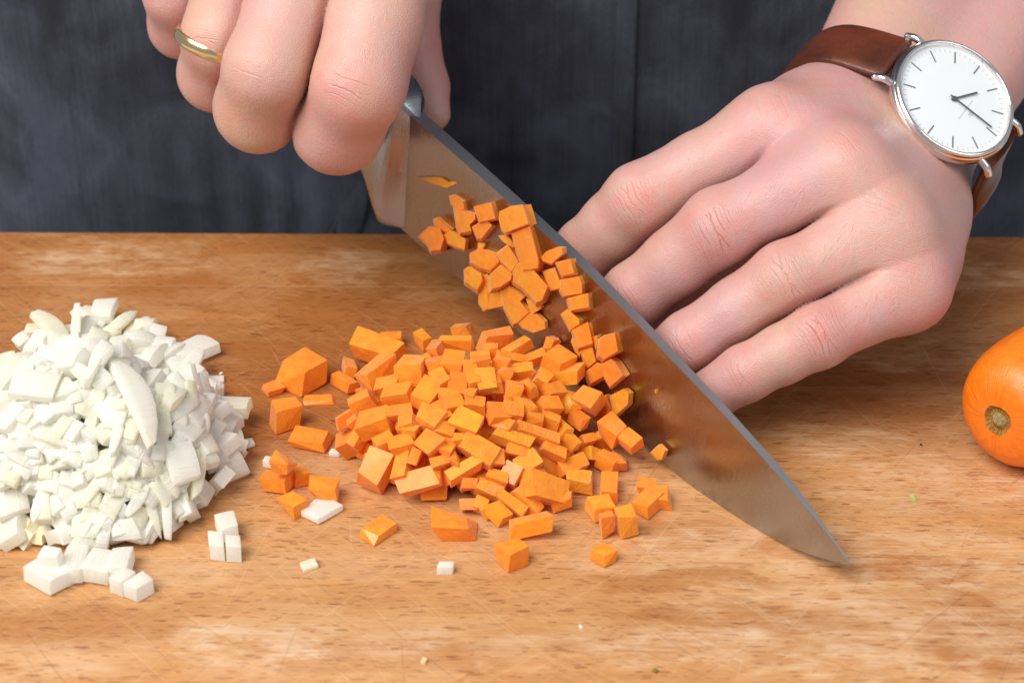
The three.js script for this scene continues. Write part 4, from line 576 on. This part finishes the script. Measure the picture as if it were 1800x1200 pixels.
{ // the whole peeled carrot at the right edge
  const c = at(1800, 712, 0.0182), r = rng(31), t = thing('whole_carrot', 'whole peeled carrot with a brown stem scar at the right edge', 'carrot', [c.x, 0.0182, c.z]);
  const prof = [[0.0001, 0.0006], [0.0013, 0.0007], [0.0021, 0.0013], [0.0031, 0.0017], [0.0036, 0.0012], [0.0043, 0.0005], [0.008, 0.0008], [0.0118, 0.0022], [0.0152, 0.0052], [0.0174, 0.0102], [0.0186, 0.017], [0.019, 0.025], [0.0187, 0.036], [0.0172, 0.055], [0.016, 0.08], [0.0135, 0.11], [0.010, 0.135], [0.005, 0.153], [0.0002, 0.158]];
  const shape = (from, to, sub) => { const q = new THREE.SplineCurve(prof.slice(from, to + 1).map(([a, b]) => new THREE.Vector2(a, b))).getPoints(sub); const g = new THREE.LatheGeometry(q, 96); const p = g.attributes.position, u = g.attributes.uv; for (let i = 0; i < p.count; i++) { const x = p.getX(i), y = p.getY(i), z = p.getZ(i), a = Math.atan2(z, x), k = 1 + 0.012 * n3d(Math.cos(a) * 1.5 + 9, Math.sin(a) * 1.5, y * 60) + 0.007 * n3d(Math.cos(a) * 4, Math.sin(a) * 4, y * 30) + 0.003 * n3d(Math.cos(a) * 6, Math.sin(a) * 6, y * 700) - 0.016 * smooth(0.006, 0.014, y) * (0.5 - 0.5 * Math.cos(a * 9 + 0.8 * Math.sin(a * 2))) ** 0.6; const kk = k + 0.13 * smooth(0.0026, 0.0004, y) * n3d(Math.cos(a) * 2.2 + 4, Math.sin(a) * 2.2, 3); p.setXYZ(i, x * kk, y, z * kk); u.setXY(i, Math.floor(i / q.length) / 96 * 4, y / 0.03); } g.computeVertexNormals(); const nn = g.attributes.normal, m = q.length; for (let j = 0; j < m; j++) { const e = 96 * m + j, v = V().fromBufferAttribute(nn, j).add(V().fromBufferAttribute(nn, e)).normalize(); nn.setXYZ(j, v.x, v.y, v.z); nn.setXYZ(e, v.x, v.y, v.z); } return g; };
  const skinMap = texture(512, 512, (x, y) => { const ring = n2d(x * 0.02, y * 0.35), k = clamp(0.5 + 0.5 * fbm2(x * 0.03, y * 0.05, 4) + 0.2 * ring); return [mix(0.9, 0.97, k), mix(0.43, 0.52, k), mix(0.04, 0.1, k)]; }, { channels: 3, srgb: true });
  const flesh = std({ map: skinMap, bumpMap: carrotBump, bumpScale: 0.00014, roughness: 0.42, clearcoat: 0.2, clearcoatRoughness: 0.35 });
  const axis = V(0.74, -0.01, -0.67).normalize();
  const root = mesh('root', shape(5, 18, 90), flesh, t);
  const scarMap = texture(128, 128, (x, y) => { const k = clamp(0.5 + 0.7 * fbm2(x * 0.09, y * 0.06, 4)); return [mix(0.7, 0.97, k), mix(0.46, 0.74, k), mix(0.16, 0.4, k)]; }, { channels: 3, srgb: true });
  const scar = mesh('stem_scar', shape(2, 5, 14), std({ map: scarMap, bumpMap: carrotBump, bumpScale: 0.0012, roughness: 0.7, color: lin(1, 0.95, 0.85) }), t), core = mesh('stem_core', shape(0, 2, 8), std({ color: lin(0.8, 0.62, 0.26), roughness: 0.6, bumpMap: carrotBump, bumpScale: 0.001 }), t);
  for (const m of [root, scar, core]) { m.quaternion.setFromUnitVectors(V(0, 1, 0), axis); }
  const shift = P(1760, 735, 0.59); // its stem end faces the viewer
  t.position.copy(at(1752, 742, 0.019)); t.position.y = 0.0192;
}

// ---------- onion and garlic ----------
const onionMap = texture(256, 256, (x, y) => { const k = clamp(0.5 + 0.45 * fbm2(x * 0.03, y * 0.012, 4) + 0.25 * n2d(x * 0.45, y * 0.012)); return [mix(0.98, 1, k), mix(0.975, 1, k), mix(0.935, 0.985, k)]; }, { channels: 3, srgb: true });
const onionBump = texture(256, 256, (x, y) => 0.5 + 0.4 * n2d(x * 0.5, y * 0.02) + 0.15 * n2d(x * 0.4, y * 0.4), {});
const onionMats = [[1, 1, 1], [1, 1, 0.93], [1, 1, 1], [1, 0.985, 0.88]].map(([r, g, b], i) => std({ map: onionMap, color: lin(r, g, Math.min(1, b)), bumpMap: onionBump, bumpScale: 0.00015, roughness: 0.9, transmission: 0.55, thickness: 0, ior: 1.38, clearcoat: 0.25, clearcoatRoughness: 0.3, specularIntensity: 0.8 }));
const garlicMats = [[0.93, 0.85, 0.58], [0.95, 0.9, 0.7]].map((c) => std({ color: lin(...c), bumpMap: onionBump, bumpScale: 0.0001, roughness: 0.45, transmission: 0.25, thickness: 0 }));
function slab(r, a, t, b, bend, taper = 0) { // a piece of onion scale: curved across, knife-cut round the rim
  const nx = 6, nz = 3, p = [], ix = [], c4 = [0, 1, 2, 3].map(() => 1 - 0.34 * r()), W = nx + 1, K = bend / a;
  for (const s of [1, 0]) for (let j = 0; j <= nz; j++) for (let i = 0; i <= nx; i++) {
    const u = i / nx * 2 - 1, w = j / nz * 2 - 1, k = mix(mix(c4[0], c4[1], (u + 1) / 2), mix(c4[2], c4[3], (u + 1) / 2), (w + 1) / 2) * (s ? 1 : 0.95 + 0.05);
    const tp = 1 - taper * u * u, x = u * a / 2 * k, z = w * b / 2 * k * tp, y = (s - 0.5) * t * (1 - 0.25 * taper * u * u) - K * 5 * x * x; p.push(x, y, z);
  }
  const o = W * (nz + 1); for (let j = 0; j < nz; j++) for (let i = 0; i < nx; i++) { const q = j * W + i; ix.push(q, q + W, q + 1, q + 1, q + W, q + W + 1, o + q, o + q + 1, o + q + W, o + q + 1, o + q + W + 1, o + q + W); }
  for (let i = 0; i < nx; i++) { const q = i, e = nz * W + i; ix.push(q, q + 1, q + o, q + 1, q + 1 + o, q + o, e, e + o, e + 1, e + 1, e + o, e + 1 + o); } for (let j = 0; j < nz; j++) { const q = j * W, e = q + nx; ix.push(q, q + o, q + W, q + W, q + o, q + W + o, e, e + W, e + o, e + W, e + W + o, e + o); }
  let g = new THREE.BufferGeometry(); g.setAttribute('position', new THREE.Float32BufferAttribute(p, 3)); g.setIndex(ix);
  g.computeVertexNormals(); const soft = g.attributes.normal.clone(), ixs = g.index.array; g = boxUV(g, 40, r() * 5);
  const nn = g.attributes.normal; for (let i = 0; i < nn.count; i++) { const v = V(nn.getX(i), nn.getY(i), nn.getZ(i)).addScaledVector(V().fromBufferAttribute(soft, ixs[i]), 0.6).normalize(); nn.setXYZ(i, v.x, v.y, v.z); }   // wet, slightly rounded rims
  return g;
}
{
  const r = rng(64), O = { c: at(165, 830), rx: 0.044, rz: 0.0395, h: 0.0385 };
  const heap = (x, z) => { const d = ((x - O.c.x) / O.rx) ** 2 + ((z - O.c.z) / O.rz) ** 2; return O.h * Math.max(0, 1 - d) ** 0.95 * (1 + 0.22 * n2d(x * 90 + 3, z * 90)); };
  const LABEL = 'white chopped onion piece heaped among its likes in the left pile', GROUP = 'chopped onion heaped at the left';
  const putPiece = (px, py, w, h, ang, t, bend, tone, label, tilt = 0.5, ground, taper = 0) => {
    const p0 = ground === undefined ? onPile(px, py, tilt < 0.45 ? 0.006 : 0.0012, heap) : at(px, py, ground), mm = p0.distanceTo(EYE) / FPX, e = 0.002;
    const nx = (heap(p0.x - e, p0.z) - heap(p0.x + e, p0.z)) / (2 * e), nz = (heap(p0.x, p0.z - e) - heap(p0.x, p0.z + e)) / (2 * e);
    const N = ground === undefined ? V(nx * 0.6 + (r() - 0.5) * 2 * tilt, 1, nz * 0.5 + 0.15 + (r() - 0.5) * 2 * tilt).normalize() : V((r() - 0.5) * tilt, 1, (r() - 0.5) * tilt).normalize();
    const A = THREE.MathUtils.degToRad(ang), up = N.clone().cross(R3).negate(); if (up.dot(U3) < 0) up.negate();
    const f = Math.max(0.35, up.dot(U3)), L = R3.clone().multiplyScalar(Math.cos(A)).addScaledVector(up, Math.sin(A) / f); L.addScaledVector(N, -L.dot(N)).normalize();
    const la = Math.hypot(Math.cos(A), Math.sin(A)), g = slab(r, w * mm / la, t, h * mm / mix(1, f, Math.abs(Math.cos(A))) * 0.95, bend, taper);
    const m = mesh('onion_piece', g, onionMats[tone]); tag(m, label ?? LABEL, 'onion piece', label ? undefined : GROUP);
    m.quaternion.setFromRotationMatrix(new THREE.Matrix4().makeBasis(L, N, L.clone().cross(N))); m.position.copy(p0); m.updateMatrix();
    const v = V(), q = g.attributes.position; let low = 1; for (let i = 0; i < q.count; i++) low = Math.min(low, v.fromBufferAttribute(q, i).applyMatrix4(m.matrix).y);
    if (low < 0.0001) m.position.addScaledVector(sight(px, py), (0.0001 - low) / sight(px, py).y); else if (ground !== undefined && ground < 0.003) m.position.y -= low - 0.0001;
  };
  // a scatter over the whole heap, kept apart so that each shows
  const spots = []; let tries = 0;
  while (spots.length < 190 && tries++ < 9000) {
    const px = -30 + r() * 440, py = 545 + r() * 420, e = ((px - 165) / 200) ** 2 + ((py - (px < 165 ? 755 : 750)) / 205) ** 2; if (e > 1) continue;
    if (px < 75 && py > 840) continue; if (px < 150 && py > 900) continue;
    if (spots.some(([x, y]) => Math.hypot(x - px, y - py) < 18)) continue; spots.push([px, py]);
  }
  for (const [px, py] of spots) { const s = r(), sl = r() < 0.22; putPiece(px, py, sl ? 70 + r() * 50 : 28 + r() * 32, sl ? 18 + r() * 14 : 25 + r() * 22, r() * 180 - 90, 0.0022 + r() * 0.0026, 0.02 + r() * 0.13, s < 0.5 ? 0 : s < 0.75 ? 1 : s < 0.92 ? 2 : 3, null, 0.5, undefined, sl ? 0.3 + 0.5 * r() : 0.1 * r()); }
  for (const q of [
    [240, 690, 215, 40, -40, 0.0024, 0.12, 0, 'long pointed white onion sliver lying on top of the pile', 0.1, undefined, 0.75], [180, 545, 58, 44, 84, 0.003, 0.05, 0, 'upright square onion piece topmost on the pile', 0.1], [80, 598, 66, 40, -8, 0.002, 0.1, 0, 'thin onion flap at the upper left of the pile', 0.2], [110, 610, 90, 46, 2, 0.0022, 0.1, 1], [60, 675, 62, 88, 85, 0.0024, 0.1, 2, 'broad white onion piece at the left of the pile', 0.2], [135, 690, 70, 34, 50, 0.0022, 0.1, 1], [320, 810, 90, 60, -60, 0.0026, 0.12, 0, 'broad onion piece low on the right side of the pile', 0.2], [240, 760, 76, 40, 8, 0.002, 0.1, 0], [120, 790, 70, 44, -15, 0.0022, 0.1, 0], [150, 925, 60, 50, 0, 0.004, 0.06, 2], [215, 930, 66, 46, 10, 0.0035, 0.06, 0], [245, 610, 48, 40, -30, 0.0024, 0.1, 2],
  ]) putPiece(...q);
  // loose ones round the heap
  for (const q of [
    [335, 612, 72, 50, -25, 0.003, 0.1, 2, 'translucent onion flap lying behind the pile, right', 0.3, 0.003], [290, 605, 40, 34, 60, 0.003, 0.06, 2, 'onion piece beside the translucent flap', 0.4, 0.005], [318, 648, 44, 34, -50, 0.003, 0.05, 0, 'onion die at the right shoulder of the pile', 0.4, 0.006], [382, 667, 32, 14, 5, 0.0008, 0, 2, 'small flat onion bit alone behind the pile', 0.05, 0.0005],
    [415, 712, 52, 62, 70, 0.0035, 0.16, 1, 'rounded onion segment standing at the right end of the pile', 0.5, 0.007], [415, 762, 76, 18, -48, 0.0022, 0.1, 0, 'thin pointed onion shard right of the pile', 0.2, 0.005, 0.6], [360, 712, 40, 34, 30, 0.003, 0.06, 2, 'onion bit in the cluster right of the pile, behind', 0.5, 0.005], [350, 745, 44, 40, -20, 0.003, 0.06, 0, 'onion bit in the cluster right of the pile, left', 0.5, 0.005], [375, 790, 56, 46, -60, 0.0025, 0.1, 2, 'onion flap in the cluster right of the pile, front', 0.4, 0.004], [390, 745, 40, 30, 50, 0.003, 0.05, 1, 'onion bit in the middle of the cluster right of the pile', 0.5, 0.006], [340, 800, 48, 40, -30, 0.0025, 0.08, 0, 'onion piece between the pile and the right cluster', 0.4, 0.005], [438, 778, 20, 14, 10, 0.001, 0, 2, 'tiny onion chip right of the thin shard', 0.1, 0.0006], [365, 690, 30, 24, 0, 0.003, 0.04, 2, 'little onion die behind the right cluster', 0.5, 0.004],
    [380, 958, 50, 30, -82, 0.0048, 0.03, 0, 'left onion die of the group of three in front', 0.1, 0.002], [410, 963, 46, 32, -80, 0.0048, 0.03, 2, 'right onion die of the group of three in front', 0.1, 0.002], [400, 925, 38, 30, 10, 0.004, 0.03, 0, 'upper onion die of the group of three in front', 0.1, 0.0035],
    [82, 1010, 52, 40, 30, 0.0042, 0.03, 2, 'leftmost onion cube in the row before the pile', 0.2, 0.003], [92, 982, 32, 36, 70, 0.005, 0.03, 0, 'onion cube behind the leftmost one in the row', 0.3, 0.006], [130, 990, 46, 44, 0, 0.0042, 0.03, 2, 'second onion cube in the row before the pile', 0.15, 0.003], [175, 992, 52, 38, -5, 0.0042, 0.03, 0, 'middle onion piece in the row before the pile', 0.15, 0.003], [210, 990, 44, 36, 0, 0.0042, 0.03, 0, 'onion piece right of the middle of the row', 0.2, 0.003], [216, 1022, 34, 28, -20, 0.005, 0.03, 0, 'onion bit below the right end of the row', 0.15, 0.002], [245, 1032, 42, 30, -25, 0.0042, 0.03, 2, 'rightmost onion piece nearest to the viewer', 0.2, 0.002],
    [560, 897, 54, 36, -20, 0.0016, 0.03, 2, 'white onion chip lying between two carrot dice', 0.1, 0.001], [475, 812, 20, 22, 60, 0.002, 0.03, 0, 'bit of onion behind the stacked carrot dice', 0.2, 0.003], [590, 796, 14, 18, 60, 0.0012, 0, 2, 'tiny onion chip left of the carrot pile', 0.2, 0.0006], [543, 993, 30, 14, 15, 0.001, 0, 3, 'small yellowish onion bit alone on the board, front', 0.1, 0.0006], [784, 998, 20, 32, 85, 0.0024, 0, 0, 'small white onion stick alone on the board, front middle', 0.1, 0.001], [738, 822, 22, 14, 10, 0.002, 0, 2, 'onion bit wedged at the front left of the carrot pile', 0.3, 0.006], [452, 1004, 0.1, 0.1, 0, 0.0001, 0, 2, null, 0, 0.0001],
  ].slice(0, -1)) putPiece(...q);
  const fill = [], rf = rng(8); for (let i = 0; i < 330; i++) { const a = rf() * 6.283, q = Math.sqrt(rf()) * 0.93, x = O.c.x + Math.cos(a) * q * O.rx, z = O.c.z + Math.sin(a) * q * O.rz, hh = heap(x, z) - 0.004; if (hh < 0.002) continue; const g = slab(rf, 0.010, 0.0035, 0.008, 0.08); g.rotateX((rf() - 0.5) * 2); g.rotateZ((rf() - 0.5) * 2); g.rotateY(rf() * 6); g.translate(x, Math.max(0.005, hh * (1 - 0.5 * rf() * rf())), z); fill.push(g); }
  tag(mesh('onion_filling', mergeGeometries(fill), onionMats[0]), 'mass of chopped onion hidden inside the left pile', 'onion', null, 'stuff');
  // minced garlic at the lower left foot of the onion
  const rg = rng(14); let n = 0; for (let i = 0; i < 400 && n < 46; i++) { const px = -10 + rg() * 115, py = 800 + rg() * 150; if (py < 940 - (110 - px) * 1.1 - 60 || (px > 70 && py < 880)) continue; n++;
    const hgt = clamp((950 - py) / 130) * 0.012 * (1 - px / 200) + 0.002, q = at(px, py, hgt), g = rg() < 0.4 ? chunk(rg, 0.0058, 0.0035, 0.0045, 0.3, 0.8) : chunk(rg, 0.0038, 0.003, 0.0036, 0.35, 0.8), m = mesh('garlic_piece', g, garlicMats[n % 2]);
    m.position.copy(q); m.rotation.set((rg() - 0.5) * 1.2, rg() * 6, (rg() - 0.5) * 1.2); tag(m, 'cream yellow minced garlic bit at the lower left foot of the onion', 'garlic', 'minced garlic at the lower left'); }
}
{ // crumbs on the board
  const crumb = (px, py, s, c, label) => { const r = rng(px), m = mesh('crumb', chunk(r, s, s * 0.5, s * 0.7, 0.35, 0.9), std({ color: lin(...c), roughness: 0.6 })); const q = at(px, py, s * 0.25); m.position.copy(q); m.rotation.y = r() * 6; tag(m, label, 'crumb'); };
  crumb(1606, 875, 0.0022, [0.42, 0.5, 0.14], 'tiny green and white herb crumb on the board at the right'); crumb(1620, 782, 0.0009, [0.06, 0.04, 0.03], 'tiny dark speck on the board below the whole carrot'); crumb(1152, 1178, 0.0016, [0.2, 0.14, 0.03], 'dark olive crumb at the bottom edge of the board'); crumb(745, 1161, 0.002, [0.85, 0.55, 0.3], 'pale carrot crumb near the bottom edge, middle'); crumb(1022, 1102, 0.0012, [0.85, 0.8, 0.68], 'tiny white crumb in front of the carrot pile'); crumb(648, 828, 0.0009, [0.85, 0.75, 0.7], 'tiny pale crumb left of the leaning carrot block'); crumb(388, 656, 0.0012, [0.85, 0.84, 0.8], 'tiny onion crumb behind the right cluster');
}

renderer.render(scene, camera);
